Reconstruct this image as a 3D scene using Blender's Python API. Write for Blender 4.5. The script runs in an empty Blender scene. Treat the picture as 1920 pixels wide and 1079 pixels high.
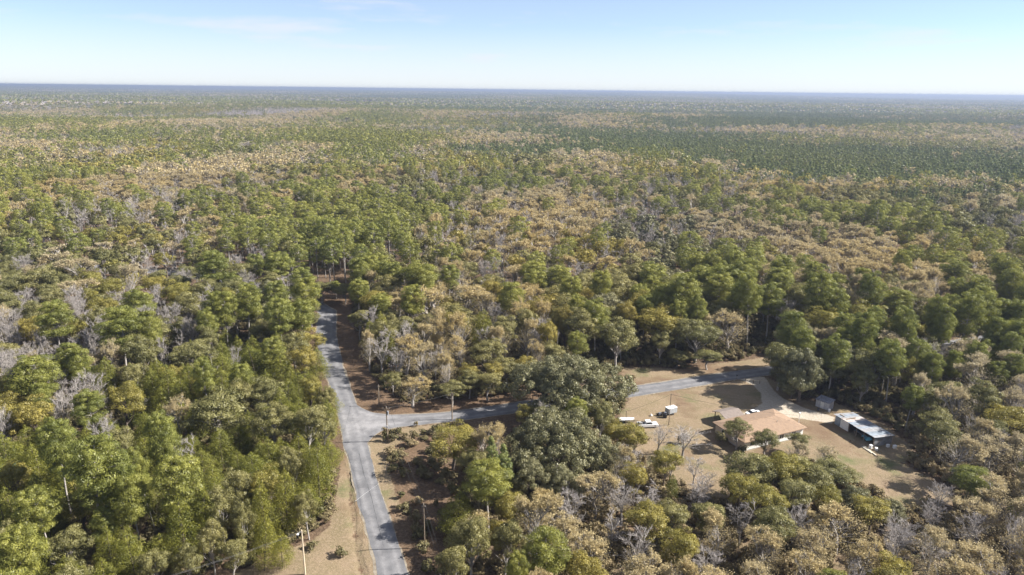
import bpy, math, random
import numpy as np
from mathutils import Vector

# ------------------------------------------------------------------ camera, world, sun, exposure
scene = bpy.context.scene
col = scene.collection
H_CAM, PITCH, ROLL, FPX = 85.0, math.radians(15.95), math.radians(0.66), 1297.0
cam_d = bpy.data.cameras.new('camera'); cam_d.sensor_width = 36.0; cam_d.lens = 36.0 * FPX / 1920.0
cam_d.clip_start = 1.0; cam_d.clip_end = 90000.0
cam = bpy.data.objects.new('camera', cam_d); col.objects.link(cam)
from mathutils import Matrix
cam.matrix_world = (Matrix.Translation((0, 0, H_CAM)) @ Matrix.Rotation(math.pi / 2 - PITCH, 4, 'X')
                    @ Matrix.Rotation(ROLL, 4, 'Z'))
scene.camera = cam
SUN_EL, SUN_AZ = math.radians(37.0), math.radians(4.0)          # azimuth measured from +X towards +Y
sx, sy, sz = math.cos(SUN_EL) * math.cos(SUN_AZ), math.cos(SUN_EL) * math.sin(SUN_AZ), math.sin(SUN_EL)
world = bpy.data.worlds.new('World'); scene.world = world; world.use_nodes = True
wn, wl = world.node_tree.nodes, world.node_tree.links
wn.clear()
wo = wn.new('ShaderNodeOutputWorld'); bg = wn.new('ShaderNodeBackground'); sky = wn.new('ShaderNodeTexSky')
sky.sky_type = 'NISHITA'; sky.sun_disc = False; sky.sun_elevation = SUN_EL
sky.sun_rotation = math.pi / 2 - SUN_AZ
sky.altitude = 60; sky.air_density = 0.62; sky.dust_density = 0.0; sky.ozone_density = 4.0
bg.inputs['Strength'].default_value = 0.058
# thin high cirrus mixed into the sky
tc = wn.new('ShaderNodeTexCoord'); mp = wn.new('ShaderNodeMapping'); mp.inputs['Scale'].default_value = (2.2, 2.2, 17.0)
mp.inputs['Rotation'].default_value = (0, math.radians(2.5), 0)
cn = wn.new('ShaderNodeTexNoise'); cn.inputs['Scale'].default_value = 1.7; cn.inputs['Detail'].default_value = 9; cn.inputs['Roughness'].default_value = 0.62
cr = wn.new('ShaderNodeMapRange'); cr.inputs[1].default_value = 0.50; cr.inputs[2].default_value = 0.72; cr.inputs[3].default_value = 0.30; cr.inputs[4].default_value = 0.85
cm = wn.new('ShaderNodeMixRGB'); cm.inputs[2].default_value = (4.9, 4.95, 5.15, 1)
wl.new(tc.outputs['Generated'], mp.inputs[0]); wl.new(mp.outputs[0], cn.inputs['Vector']); wl.new(cn.outputs['Fac'], cr.inputs[0])
sp_ = wn.new('ShaderNodeSeparateXYZ'); hr = wn.new('ShaderNodeMapRange'); hr.interpolation_type = 'SMOOTHSTEP'
for i_, v_ in ((1, -.02), (2, .13), (3, .85), (4, .12)): hr.inputs[i_].default_value = v_
mxx = wn.new('ShaderNodeMath'); mxx.operation = 'MAXIMUM'
wl.new(tc.outputs['Generated'], sp_.inputs[0]); wl.new(sp_.outputs['Z'], hr.inputs[0]); wl.new(hr.outputs[0], mxx.inputs[0]); wl.new(cr.outputs[0], mxx.inputs[1])
wl.new(mxx.outputs[0], cm.inputs[0]); wl.new(sky.outputs[0], cm.inputs[1]); wl.new(cm.outputs[0], bg.inputs['Color'])
wl.new(bg.outputs[0], wo.inputs['Surface'])
sun_d = bpy.data.lights.new('sun', 'SUN'); sun_d.energy = 4.5; sun_d.angle = math.radians(0.53); sun_d.color = (1.0, 0.945, 0.86)
sun = bpy.data.objects.new('sun', sun_d); col.objects.link(sun)
sun.rotation_euler = Vector((sx, sy, sz)).to_track_quat('Z', 'Y').to_euler()
scene.view_settings.view_transform = 'Standard'; scene.view_settings.look = 'None'
scene.view_settings.exposure = 1.66; scene.view_settings.gamma = 1.0; scene.view_settings.use_curve_mapping = False
scene.render.engine = 'CYCLES'
cy = scene.cycles
cy.max_bounces = 5; cy.diffuse_bounces = 3; cy.glossy_bounces = 2; cy.transmission_bounces = 3; cy.volume_bounces = 0
cy.transparent_max_bounces = 4; cy.use_denoising = True; cy.use_adaptive_sampling = True; cy.adaptive_threshold = 0.015
cy.sample_clamp_indirect = 4.0; cy.caustics_reflective = False; cy.caustics_refractive = False
scene.render.film_transparent = False

rng = np.random.default_rng(11)
random.seed(11)

# ------------------------------------------------------------------ helpers
def project(X, Y, Z):
    """where a place lands in the photograph (0..1, 0..1), used for the labels only and to drop what lies outside"""
    v = np.array([X, Y, Z - H_CAM]); fw = np.array([0, math.cos(PITCH), -math.sin(PITCH)]); up = np.array([0, math.sin(PITCH), math.cos(PITCH)])
    d = v @ fw; uu = v[0] / d; vv = (v @ up) / d; c, s = math.cos(ROLL), math.sin(ROLL)
    return (960 + FPX * (uu * c + vv * s)) / 1920, (539.5 - FPX * (-uu * s + vv * c)) / 1079

def nt(name):
    m = bpy.data.materials.new(name); m.use_nodes = True
    n, l = m.node_tree.nodes, m.node_tree.links
    return m, n, l, n['Principled BSDF']

def mat(name, c, rough=0.8, metal=0.0, var=0.15, scale=3.0, spec=0.3, c2=None, bump=0.0):
    """plain surface with a little uneven colour and wear"""
    m, n, l, b = nt(name)
    t = n.new('ShaderNodeTexCoord'); no = n.new('ShaderNodeTexNoise'); no.inputs['Scale'].default_value = scale; no.inputs['Detail'].default_value = 6
    mx = n.new('ShaderNodeMixRGB'); r = n.new('ShaderNodeMapRange'); r.inputs[1].default_value = 0.35; r.inputs[2].default_value = 0.68
    l.new(t.outputs['Object'], no.inputs['Vector']); l.new(no.outputs['Fac'], r.inputs[0]); l.new(r.outputs[0], mx.inputs[0])
    mx.inputs[1].default_value = (*c, 1); k = c2 or tuple(x * (1 - var * 2) for x in c); mx.inputs[2].default_value = (*k, 1)
    l.new(mx.outputs[0], b.inputs['Base Color']); b.inputs['Roughness'].default_value = rough; b.inputs['Metallic'].default_value = metal
    b.inputs['Specular IOR Level'].default_value = spec
    if bump:
        bp = n.new('ShaderNodeBump'); bp.inputs['Strength'].default_value = bump; bp.inputs['Distance'].default_value = 0.1
        l.new(no.outputs['Fac'], bp.inputs['Height']); l.new(bp.outputs[0], b.inputs['Normal'])
    return m

def leaf_mat(name, ca, cb, cc, cd, transl=0.25, gloss=0.04):
    """ca..cb: from leaf clump to leaf clump (vertex value v); cc..cd: from tree to tree (per-tree value tint)"""
    m = bpy.data.materials.new(name); m.use_nodes = True
    n, l = m.node_tree.nodes, m.node_tree.links; n.clear()
    out = n.new('ShaderNodeOutputMaterial')
    v = n.new('ShaderNodeAttribute'); v.attribute_name = 'v'
    t = n.new('ShaderNodeAttribute'); t.attribute_type = 'INSTANCER'; t.attribute_name = 'tint'
    a = n.new('ShaderNodeMixRGB'); a.inputs[1].default_value = (*ca, 1); a.inputs[2].default_value = (*cb, 1)
    b = n.new('ShaderNodeMixRGB'); b.inputs[1].default_value = (*cc, 1); b.inputs[2].default_value = (*cd, 1)
    mx = n.new('ShaderNodeMixRGB'); mx.inputs[0].default_value = 0.5
    l.new(v.outputs['Fac'], a.inputs[0]); l.new(v.outputs['Fac'], b.inputs[0])
    l.new(t.outputs['Fac'], mx.inputs[0]); l.new(a.outputs[0], mx.inputs[1]); l.new(b.outputs[0], mx.inputs[2])
    d = n.new('ShaderNodeBsdfDiffuse'); tr = n.new('ShaderNodeBsdfTranslucent'); g = n.new('ShaderNodeBsdfGlossy'); g.inputs['Roughness'].default_value = 0.45
    g.inputs['Color'].default_value = (0.9, 0.9, 0.9, 1)
    l.new(mx.outputs[0], d.inputs[0]); l.new(mx.outputs[0], tr.inputs[0])
    s1 = n.new('ShaderNodeMixShader'); s1.inputs[0].default_value = transl; s2 = n.new('ShaderNodeMixShader'); s2.inputs[0].default_value = gloss
    l.new(d.outputs[0], s1.inputs[1]); l.new(tr.outputs[0], s1.inputs[2]); l.new(s1.outputs[0], s2.inputs[1]); l.new(g.outputs[0], s2.inputs[2])
    l.new(s2.outputs[0], out.inputs['Surface'])
    return m

def put(name, data, parent=None, loc=(0, 0, 0), rz=0.0, **props):
    o = bpy.data.objects.new(name, data); col.objects.link(o); o.location = loc; o.rotation_euler = (0, 0, rz)
    if parent is not None: o.parent = parent
    for k, v in props.items(): o[k] = v
    return o

def thing(name, label, cat, loc=(0, 0, 0), rz=0.0, group=None):
    o = put(name, None, None, loc, rz, label=label, category=cat)
    if group: o['group'] = group
    return o

class MB:
    """collects boxes, tubes and faces and links them as one mesh"""
    def __init__(s): s.v, s.f = [], []
    def face(s, pts):
        k = len(s.v); s.v += [tuple(p) for p in pts]; s.f.append(tuple(range(k, k + len(pts)))); return s
    def box(s, x0, x1, y0, y1, z0, z1, fn=None):
        k = len(s.v)
        for z in (z0, z1):
            for x, y in ((x0, y0), (x1, y0), (x1, y1), (x0, y1)):
                s.v.append(fn((x, y, z)) if fn else (x, y, z))
        for q in ((3, 2, 1, 0), (4, 5, 6, 7), (0, 1, 5, 4), (1, 2, 6, 5), (2, 3, 7, 6), (3, 0, 4, 7)): s.f.append(tuple(k + i for i in q))
        return s
    def tube(s, pts, rad, n=6, cap=True):
        pts = [Vector(p) for p in pts]; rad = rad if isinstance(rad, (list, tuple)) else [rad] * len(pts)
        base = len(s.v)
        for i, p in enumerate(pts):
            d = (pts[min(i + 1, len(pts) - 1)] - pts[max(i - 1, 0)]).normalized()
            a = d.cross(Vector((0, 0, 1)) if abs(d.z) < 0.9 else Vector((1, 0, 0))).normalized(); b = d.cross(a)
            for j in range(n):
                t = 2 * math.pi * j / n; q = p + (a * math.cos(t) + b * math.sin(t)) * rad[i]; s.v.append(tuple(q))
        for i in range(len(pts) - 1):
            for j in range(n):
                s.f.append((base + i * n + j, base + i * n + (j + 1) % n, base + (i + 1) * n + (j + 1) % n, base + (i + 1) * n + j))
        if cap:
            s.f.append(tuple(base + j for j in range(n))); s.f.append(tuple(base + (len(pts) - 1) * n + j for j in reversed(range(n))))
        return s
    def mesh(s, name, m, smooth=False):
        me = bpy.data.meshes.new(name); me.from_pydata(s.v, [], s.f); me.materials.append(m); me.update()
        if smooth: me.polygons.foreach_set('use_smooth', [True] * len(me.polygons))
        return me
    def put(s, name, m, parent=None, bevel=0.0, smooth=False, **props):
        o = put(name, s.mesh(name, m, smooth), parent, **props)
        if bevel:
            b = o.modifiers.new('bevel', 'BEVEL'); b.width = bevel; b.segments = 2; b.limit_method = 'ANGLE'
        return o

def mesh_np(name, verts, faces_by_n, mats, vatt=None, mat_idx=None):
    """verts (N,3); faces_by_n: list of (M,k) index arrays"""
    me = bpy.data.meshes.new(name)
    nl = sum(f.size for f in faces_by_n); npoly = sum(len(f) for f in faces_by_n)
    me.vertices.add(len(verts)); me.vertices.foreach_set('co', np.asarray(verts, 'f').ravel())
    me.loops.add(nl); me.loops.foreach_set('vertex_index', np.concatenate([f.ravel() for f in faces_by_n]).astype('i'))
    me.polygons.add(npoly)
    tot = np.concatenate([np.full(len(f), f.shape[1]) for f in faces_by_n]); st = np.concatenate([[0], np.cumsum(tot)[:-1]])
    me.polygons.foreach_set('loop_start', st.astype('i'))
    if mat_idx is not None: me.polygons.foreach_set('material_index', mat_idx.astype('i'))
    for m in mats: me.materials.append(m)
    if vatt is not None:
        a = me.attributes.new('v', 'FLOAT', 'POINT'); a.data.foreach_set('value', np.asarray(vatt, 'f'))
    me.update(calc_edges=True)
    return me

# ------------------------------------------------------------------ materials
M = {}
#                     clump dark -> clump light (tint 0)             (tint 1)
M['pine'] = leaf_mat('pine_needles', (.098, .118, .028), (.270, .280, .066), (.140, .148, .034), (.360, .345, .076), .38, .02)
M['slender'] = leaf_mat('slender_pine_needles', (.092, .120, .046), (.200, .235, .080), (.120, .145, .050), (.270, .285, .090), .3, .02)
M['live'] = leaf_mat('live_oak_leaves', (.098, .098, .046), (.225, .220, .112), (.122, .115, .052), (.275, .255, .130), .25, .025)
M['oak'] = leaf_mat('oak_leaves', (.095, .098, .036), (.240, .228, .090), (.135, .125, .042), (.320, .285, .110), .34, .02)
M['yellow'] = leaf_mat('yellowing_leaves', (.150, .145, .036), (.320, .285, .068), (.200, .168, .042), (.400, .325, .085), .40, .02)
M['tan'] = leaf_mat('tan_leaves', (.290, .245, .150), (.490, .420, .270), (.335, .262, .125), (.540, .430, .205), .38, .01)
M['cedar'] = leaf_mat('cedar_sprays', (.060, .074, .014), (.200, .205, .036), (.092, .096, .018), (.290, .270, .044), .25, .02)
M['twig'] = leaf_mat('grey_twigs', (.240, .215, .205), (.390, .360, .340), (.270, .230, .215), (.450, .420, .400), .0, .01)
M['brush'] = leaf_mat('brush_leaves', (.075, .078, .034), (.165, .145, .065), (.200, .155, .085), (.360, .285, .165), .25, .01)
M['bark'] = mat('bark', (.150, .120, .100), .95, scale=9, var=.3)
M['greybark'] = mat('grey_bark', (.380, .350, .325), .95, scale=9, var=.25)

def ground_mat():
    m, n, l, b = nt('earth')
    b.inputs['Roughness'].default_value = 0.97; b.inputs['Specular IOR Level'].default_value = 0.1
    geo = n.new('ShaderNodeNewGeometry')
    def noise(sc, det=6, rough=.6):
        x = n.new('ShaderNodeTexNoise'); x.inputs['Scale'].default_value = sc; x.inputs['Detail'].default_value = det; x.inputs['Roughness'].default_value = rough
        l.new(geo.outputs['Position'], x.inputs['Vector']); return x.outputs['Fac']
    def mix(f, a, b_):
        x = n.new('ShaderNodeMixRGB')
        if isinstance(f, float): x.inputs[0].default_value = f
        else: l.new(f, x.inputs[0])
        for i, c in ((1, a), (2, b_)):
            if isinstance(c, tuple): x.inputs[i].default_value = (*c, 1)
            else: l.new(c, x.inputs[i])
        return x.outputs[0]
    def ramp(f, a, b_):
        x = n.new('ShaderNodeMapRange'); x.inputs[1].default_value = a; x.inputs[2].default_value = b_; l.new(f, x.inputs[0]); return x.outputs[0]
    def att(nm):
        x = n.new('ShaderNodeAttribute'); x.attribute_name = nm; return x.outputs['Fac']
    n1, n2, n3 = noise(.22), noise(1.6, 8, .7), noise(.045, 4)
    litter = mix(ramp(n1, .35, .65), (.070, .048, .032), (.120, .080, .050))
    litter = mix(ramp(n2, .45, .62), litter, (.155, .110, .075))
    lawn = mix(ramp(n1, .38, .62), (.225, .168, .112), (.178, .140, .084))
    n4 = noise(5.5, 5, .75)
    lawn = mix(ramp(n4, .50, .72), lawn, (.120, .105, .060))
    lawn = mix(ramp(n2, .48, .66), lawn, (.245, .188, .128))
    lawn = mix(ramp(noise(.085, 5), .54, .68), lawn, (.118, .122, .056))
    lawn = mix(ramp(n3, .52, .62), lawn, (.150,.102,.066))
    straw = mix(ramp(n2, .35, .65), (.085, .058, .038), (.180, .120, .078))
    straw = mix(ramp(n1, .45, .70), straw, (.100, .068, .042))
    sand = mix(ramp(n2, .35, .65), (.42, .375, .31), (.31, .265, .21))
    # ragged limits: each painted cover is thresholded against fine noise
    def edge(a):
        s = n.new('ShaderNodeMath'); s.operation = 'ADD'; l.new(a, s.inputs[0])
        q = n.new('ShaderNodeMath'); q.operation = 'MULTIPLY_ADD'; l.new(n2, q.inputs[0]); q.inputs[1].default_value = .9; q.inputs[2].default_value = -.45
        q2 = n.new('ShaderNodeMath'); q2.operation = 'MULTIPLY_ADD'; l.new(n1, q2.inputs[0]); q2.inputs[1].default_value = .7; q2.inputs[2].default_value = -.35
        s2 = n.new('ShaderNodeMath'); s2.operation = 'ADD'; l.new(q.outputs[0], s.inputs[1]); l.new(s.outputs[0], s2.inputs[0]); l.new(q2.outputs[0], s2.inputs[1])
        return ramp(s2.outputs[0], .38, .62)
    c = mix(edge(att('straw')), litter, straw)
    c = mix(edge(att('lawn')), c, lawn)
    c = mix(edge(att('sand')), c, sand)
    l.new(c, b.inputs['Base Color'])
    bp = n.new('ShaderNodeBump'); bp.inputs['Strength'].default_value = .8; bp.inputs['Distance'].default_value = .25; l.new(n2, bp.inputs['Height']); l.new(bp.outputs[0], b.inputs['Normal'])
    return m
M['earth'] = ground_mat()

def asphalt_mat():
    m, n, l, b = nt('worn_asphalt')
    b.inputs['Roughness'].default_value = .85; b.inputs['Specular IOR Level'].default_value = .35
    geo = n.new('ShaderNodeNewGeometry')
    a = n.new('ShaderNodeTexNoise'); a.inputs['Scale'].default_value = .35; a.inputs['Detail'].default_value = 8; a.inputs['Roughness'].default_value = .65
    f = n.new('ShaderNodeTexNoise'); f.inputs['Scale'].default_value = 6; f.inputs['Detail'].default_value = 4
    l.new(geo.outputs['Position'], a.inputs['Vector']); l.new(geo.outputs['Position'], f.inputs['Vector'])
    r = n.new('ShaderNodeValToRGB'); r.color_ramp.elements[0].position = .35; r.color_ramp.elements[0].color = (.098, .098, .104, 1)
    r.color_ramp.elements[1].position = .7; r.color_ramp.elements[1].color = (.155, .155, .163, 1)
    w = n.new('ShaderNodeAttribute'); w.attribute_name = 'wear'
    mx = n.new('ShaderNodeMixRGB'); mx.inputs[2].default_value = (.235, .23, .235, 1)
    wm = n.new('ShaderNodeMath'); wm.operation = 'MULTIPLY'; l.new(w.outputs['Fac'], wm.inputs[0])
    wr = n.new('ShaderNodeMapRange'); wr.inputs[1].default_value = .35; wr.inputs[2].default_value = .65; wr.inputs[3].default_value = .25; l.new(a.outputs['Fac'], wr.inputs[0]); l.new(wr.outputs[0], wm.inputs[1])
    l.new(a.outputs['Fac'], r.inputs[0]); l.new(r.outputs[0], mx.inputs[1]); l.new(wm.outputs[0], mx.inputs[0])
    m2 = n.new('ShaderNodeMixRGB'); m2.blend_type = 'OVERLAY'; m2.inputs[0].default_value = .35; l.new(mx.outputs[0], m2.inputs[1]); l.new(f.outputs['Fac'], m2.inputs[2])
    l.new(m2.outputs[0], b.inputs['Base Color'])
    return m
M['asphalt'] = asphalt_mat()
M['seal'] = mat('dark_sealed_crack', (.06, .06, .065), .9)

# ------------------------------------------------------------------ the ground plan (metres)
ROAD_L = [(-330, 338), (-240, 330), (-160, 312), (-112, 291), (-88, 273), (-76.2, 259.4), (-74.0, 249.6), (-69.1, 230.3), (-62.3, 210.3), (-54.3, 190.5), (-47.8, 173.8), (-41.2, 154.3), (-38.3, 146.7), (-32.5, 129.7), (-27.5, 117.0), (-23.9, 106.3), (-17.6, 88), (-10, 66)]
ROAD_R = [(-331, 345), (-239, 337), (-157, 319), (-108, 297), (-82.4, 277.5), (-69.6, 260.8), (-67.4, 251.6), (-62.7, 233), (-56.5, 213.3), (-49.4, 193.4), (-43.4, 177.3), (-35.2, 153.4), (-31.6, 142.2), (-26.7, 129.2), (-23.8, 121.5), (-20.8, 113.2), (-18.4, 106.6), (-11.8, 86), (-4, 64)]
SIDE_N = [(-44.6, 180.3), (-43.2, 176.6), (-40.8, 174.0), (-37.5, 171.6), (-32.3, 170.4), (-25.2, 171.1), (-18.1, 172.4), (-10.9, 174.8), (-2.1, 177.9), (16, 184.0), (36.5, 191.4), (46.8, 195.0), (57.9, 199.1), (65.8, 202.1), (73.5, 204.5), (81.5, 207.4), (92, 211.3), (125, 223), (190, 246)]
SIDE_S = [(-35.6, 154.6), (-35.3, 156.5), (-34.7, 158.8), (-33.2, 161.3), (-30.4, 163.0), (-24.3, 164.9), (-17.6, 166.6), (-9.0, 169.2), (0.5, 172.4), (18.3, 178.3), (38.3, 185.1), (48.5, 188.9), (59.6, 193.3), (67.6, 196.6), (75.3, 199.0), (83.4, 202.1), (94, 206), (127, 217.4), (192, 240)]
YARD = [(26, 163), (31, 175), (34.5, 184), (45, 187.5), (60, 192.6), (73, 198), (79, 199.5), (83, 192), (84, 183), (93, 181), (99, 172), (101, 158), (99, 151), (94, 148.5), (98.5, 136), (96.5, 131), (86, 129.5), (78.5, 138), (76, 146), (70, 149), (60, 150), (56, 143), (54, 134), (46, 131), (39, 137), (32, 147), (28, 155)]
SOUTH_LAWN = [(-41.5, 152), (-40.2, 147), (-37.6, 131.6), (-36.2, 121.1), (-38.2, 116.4), (-43.3, 112.8), (-46.8, 109.8), (-52, 104), (-62, 92), (-66, 76), (-18, 76), (-23.6, 106), (-27, 117), (-32, 129.7), (-38, 146.7)]
EAST_VERGE = [(-35.2, 153.4), (-33.9, 158.6), (-30.6, 161.8), (-24, 163.6), (-17.5, 165.2), (-17, 162), (-26, 158), (-30.5, 152), (-28.6, 142), (-24.8, 131), (-22.4, 124.5), (-23.8, 121.5), (-26.7, 129.2), (-31.6, 142.2)]
POWER = [(-35, 153), (-33, 160), (-17.6, 166), (-16.4, 163), (-14.5, 150), (-11.5, 138), (-10.5, 128), (-14, 119), (-11, 108), (-4, 92), (0, 76), (-6, 64), (-12, 86), (-18.4, 106.6), (-23.8, 121.5), (-31, 142)]
STRIP = [(-84, 284), (-79, 292), (-71, 292), (-61, 250), (-51.7, 221.8), (-43.4, 198.9), (-36.5, 183), (-29.3, 177), (-16.2, 178.7), (-2.0, 184.4), (14, 189), (16, 184), (-2, 178), (-18, 172.4), (-32.3, 170.4), (-40.8, 174), (-49.4, 193.4), (-62.7, 233), (-72.6, 270)]
NORTH_VERGE = [(14, 184), (14, 192), (34, 200), (36, 207), (42, 206.5), (55, 205.2), (68, 210.4), (86, 217), (120, 228), (121, 221), (92, 211.3), (73, 204.5), (46.8, 195)]
OAK_SHADE = [(-18, 166), (2, 173), (5, 170), (1, 158), (-2, 147), (-12, 147), (-16, 158)]
DRIVE = [(70.6, 197.6), (73.2, 193.0), (73.5, 187.5), (71.6, 180.6), (67.5, 176.2), (63, 173.5), (64, 171), (72, 172.6), (80.0, 171), (86, 168.5), (88.6, 172), (82.6, 177.7), (78.6, 184.4), (78.2, 189.5), (78.8, 199.6)]

def inside(P, poly):
    """signed distance to a polygon for points P (N,2): positive inside"""
    poly = np.array(poly, float); a = poly; b = np.roll(poly, -1, 0)
    x, y = P[:, 0], P[:, 1]; ins = np.zeros(len(P), bool); dist = np.full(len(P), 1e9)
    for (x0, y0), (x1, y1) in zip(a, b):
        c = (y0 > y) != (y1 > y)
        if y1 != y0: ins ^= c & (x < (x1 - x0) * (y - y0) / (y1 - y0) + x0)
        dx, dy = x1 - x0, y1 - y0; t = np.clip(((x - x0) * dx + (y - y0) * dy) / max(dx * dx + dy * dy, 1e-9), 0, 1)
        dist = np.minimum(dist, np.hypot(x - x0 - t * dx, y - y0 - t * dy))
    return np.where(ins, dist, -dist)

MAIN_ROAD = ROAD_L + ROAD_R[::-1]; SIDE_ROAD = SIDE_N + SIDE_S[::-1]
def open_ground(P):
    """largest signed depth into any clearing"""
    return np.max([inside(P, q) for q in (MAIN_ROAD, SIDE_ROAD, YARD, SOUTH_LAWN, EAST_VERGE, POWER, STRIP, NORTH_VERGE, OAK_SHADE)], axis=0)

# ground: one sheet, dense near the clearings and coarse to the horizon
def lines(lo, hi, step, far, grow=1.10):
    out = list(np.arange(lo, hi + 1e-6, step)); s = step
    while out[-1] < far: s *= grow; out.append(out[-1] + s)
    s = step; front = []
    c = out[0]
    while c > -far: s *= grow; c -= s; front.append(c)
    return np.array(front[::-1] + out)
gx, gy = lines(-110, 112, 0.62, 42000), lines(64, 300, 0.62, 42000)
GX, GY = np.meshgrid(gx, gy)
def far_relief(x, y):
    d = np.hypot(x, y); k = np.clip((d - 5000) / 9000, 0, 1) ** 1.3; m = np.clip((d - 700) / 1600, 0, 1)
    return (k * (14 + 12 * np.sin(x / 2100 + 1.0) + 8 * np.sin(x / 990 + y / 3100) + 6 * np.sin(y / 1700 - x / 4200))
            + m * (5 * np.sin(y / 310 + np.sin(x / 640) * 1.4) + 4 * np.sin(y / 170 + x / 420 + 2) - 3))
near_bump = 0.10 * np.sin(GX * .31 + GY * .12) * np.sin(GY * .23 - GX * .05)
P2 = np.stack([GX.ravel(), GY.ravel()], 1)
w_near = (np.abs(P2[:, 0]) < 200) & (P2[:, 1] > 50) & (P2[:, 1] < 420)
cover = {k: np.zeros(len(P2)) for k in ('lawn', 'straw', 'sand')}
Pn = P2[w_near]
def soft(d, w): return np.clip(.5 + d / (2 * w), 0, 1)
road_d = np.maximum(inside(Pn, MAIN_ROAD), inside(Pn, SIDE_ROAD))
cover['lawn'][w_near] = np.max([soft(inside(Pn, YARD), 2.0), soft(inside(Pn, SOUTH_LAWN), .8), soft(inside(Pn, EAST_VERGE) + .5, 1.0), soft(inside(Pn, NORTH_VERGE), 1.6) * .8], 0)
cover['straw'][w_near] = np.maximum(soft(inside(Pn, STRIP), 2), np.maximum(soft(inside(Pn, NORTH_VERGE), 3) * .9, soft(inside(Pn, POWER), 4) * .55))
cover['sand'][w_near] = np.maximum(soft(inside(Pn, DRIVE), .8), np.clip(1 - np.abs(road_d + .1) / 1.1, 0, 1) * .42)
THICKET = [(0, 60), (-8, 100), (-10, 128), (-2, 142), (28, 152), (50, 140), (76, 143), (98, 128), (150, 150), (150, 60)]
cover['lawn'][w_near] = np.maximum(cover['lawn'][w_near], soft(inside(Pn, THICKET), 4) * .52)
# wheel rut along the south lawn
rut = np.array([(-37.0, 141), (-33.8, 129), (-30.4, 118), (-27.2, 108), (-21, 90)])
zz = far_relief(P2[:, 0], P2[:, 1]) - np.clip((np.hypot(P2[:, 0], P2[:, 1]) - 700) / 600, 0, 1) * .6
flat = np.zeros(len(P2)); flat[w_near] = road_d
nb = near_bump.ravel() * w_near * np.clip(-flat / 3.0, 0, 1)
zz = zz + nb
for a, b in zip(rut[:-1], rut[1:]):
    d = np.full(len(P2), 99.0); t = np.clip(((Pn[:, 0] - a[0]) * (b - a)[0] + (Pn[:, 1] - a[1]) * (b - a)[1]) / ((b - a) @ (b - a)), 0, 1)
    d[w_near] = np.hypot(Pn[:, 0] - a[0] - t * (b - a)[0], Pn[:, 1] - a[1] - t * (b - a)[1])
    zz -= .22 * np.exp(-(d / .55) ** 2)
    cover['lawn'] -= .55 * np.exp(-(d / .5) ** 2); cover['straw'] += .6 * np.exp(-(d / .5) ** 2)
TRACKS = [[(66, 176), (72, 180), (79, 176), (84, 168), (86, 160), (87, 152)], [(63, 174), (54, 176), (46, 179), (42, 170), (37.5, 165.5)], [(86, 160), (82, 150), (84, 140), (90, 134)], [(40, 190), (44, 182), (47, 178)]]
for tr in TRACKS:
    t_ = np.linspace(0, len(tr) - 1, 60); Q_ = np.stack([np.interp(t_, range(len(tr)), [p[i] for p in tr]) for i in (0, 1)], 1)
    Q_ = np.stack([np.convolve(np.pad(Q_[:, i], 5, 'edge'), np.ones(11) / 11, 'valid') for i in (0, 1)], 1); T0 = np.gradient(Q_, axis=0); T0 /= np.linalg.norm(T0, axis=1)[:, None]; N0 = np.stack([-T0[:, 1], T0[:, 0]], 1)
    for sg in (-.8, .8):
        C0 = Q_ + N0 * sg; near_ = w_near.copy(); near_[w_near] = inside(Pn, YARD) > -2; ii = np.nonzero(near_)[0]
        dd = np.min(np.hypot(P2[ii, 0][:, None] - C0[None, :, 0], P2[ii, 1][:, None] - C0[None, :, 1]), 1)
        g_ = np.exp(-(dd / .5) ** 2); cover['lawn'][ii] -= .34 * g_; cover['straw'][ii] += .30 * g_; zz[ii] -= .05 * g_
ny, nx = GX.shape; idx = np.arange(ny * nx).reshape(ny, nx)
quads = np.stack([idx[:-1, :-1], idx[:-1, 1:], idx[1:, 1:], idx[1:, :-1]], -1).reshape(-1, 4)
gme = mesh_np('ground', np.stack([P2[:, 0], P2[:, 1], zz], 1), [quads], [M['earth']])
for k, v in cover.items():
    a = gme.attributes.new(k, 'FLOAT', 'POINT'); a.data.foreach_set('value', v.astype('f'))
gme.polygons.foreach_set('use_smooth', np.ones(len(quads), bool))
put('ground', gme, kind='structure')

def ribbon(name, L, R, z, m, across=9, ragged=.28, wear=None, step=1.0):
    """a road strip between two edge lines, its edges slightly broken"""
    def dens(Q, n):
        Q = np.array(Q, float); s = np.concatenate([[0], np.cumsum(np.hypot(*np.diff(Q, axis=0).T))]); u = np.linspace(0, s[-1], n)
        return np.stack([np.interp(u, s, Q[:, 0]), np.interp(u, s, Q[:, 1])], 1)
    ln = np.hypot(*np.diff(np.array(L, float), axis=0).T).sum(); n = int(ln / step)
    A, B = dens(L, n), dens(R, n)
    r1, r2 = [np.convolve(rng.normal(0, 1, n + 4), np.ones(5) / 5, 'valid') * ragged for _ in range(2)]
    dr = (B - A) / np.linalg.norm(B - A, axis=1)[:, None]
    A, B = A + dr * r1[:, None], B + dr * r2[:, None]
    t = np.linspace(0, 1, across); V = A[:, None] * (1 - t)[None, :, None] + B[:, None] * t[None, :, None]
    V = np.concatenate([V, np.full(V.shape[:2] + (1,), z)], -1)
    i = np.arange(n * across).reshape(n, across); q = np.stack([i[:-1, :-1], i[:-1, 1:], i[1:, 1:], i[1:, :-1]], -1).reshape(-1, 4)
    me = mesh_np(name, V.reshape(-1, 3), [q[:, ::-1]], [m])
    w = np.tile(np.exp(-((t - .28) / .09) ** 2) + np.exp(-((t - .72) / .09) ** 2), (n, 1)) * .8
    if wear is not None: w = w + wear(V[..., 0], V[..., 1])
    a = me.attributes.new('wear', 'FLOAT', 'POINT'); a.data.foreach_set('value', w.ravel().astype('f'))
    return put(name, me, kind='structure')
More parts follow.
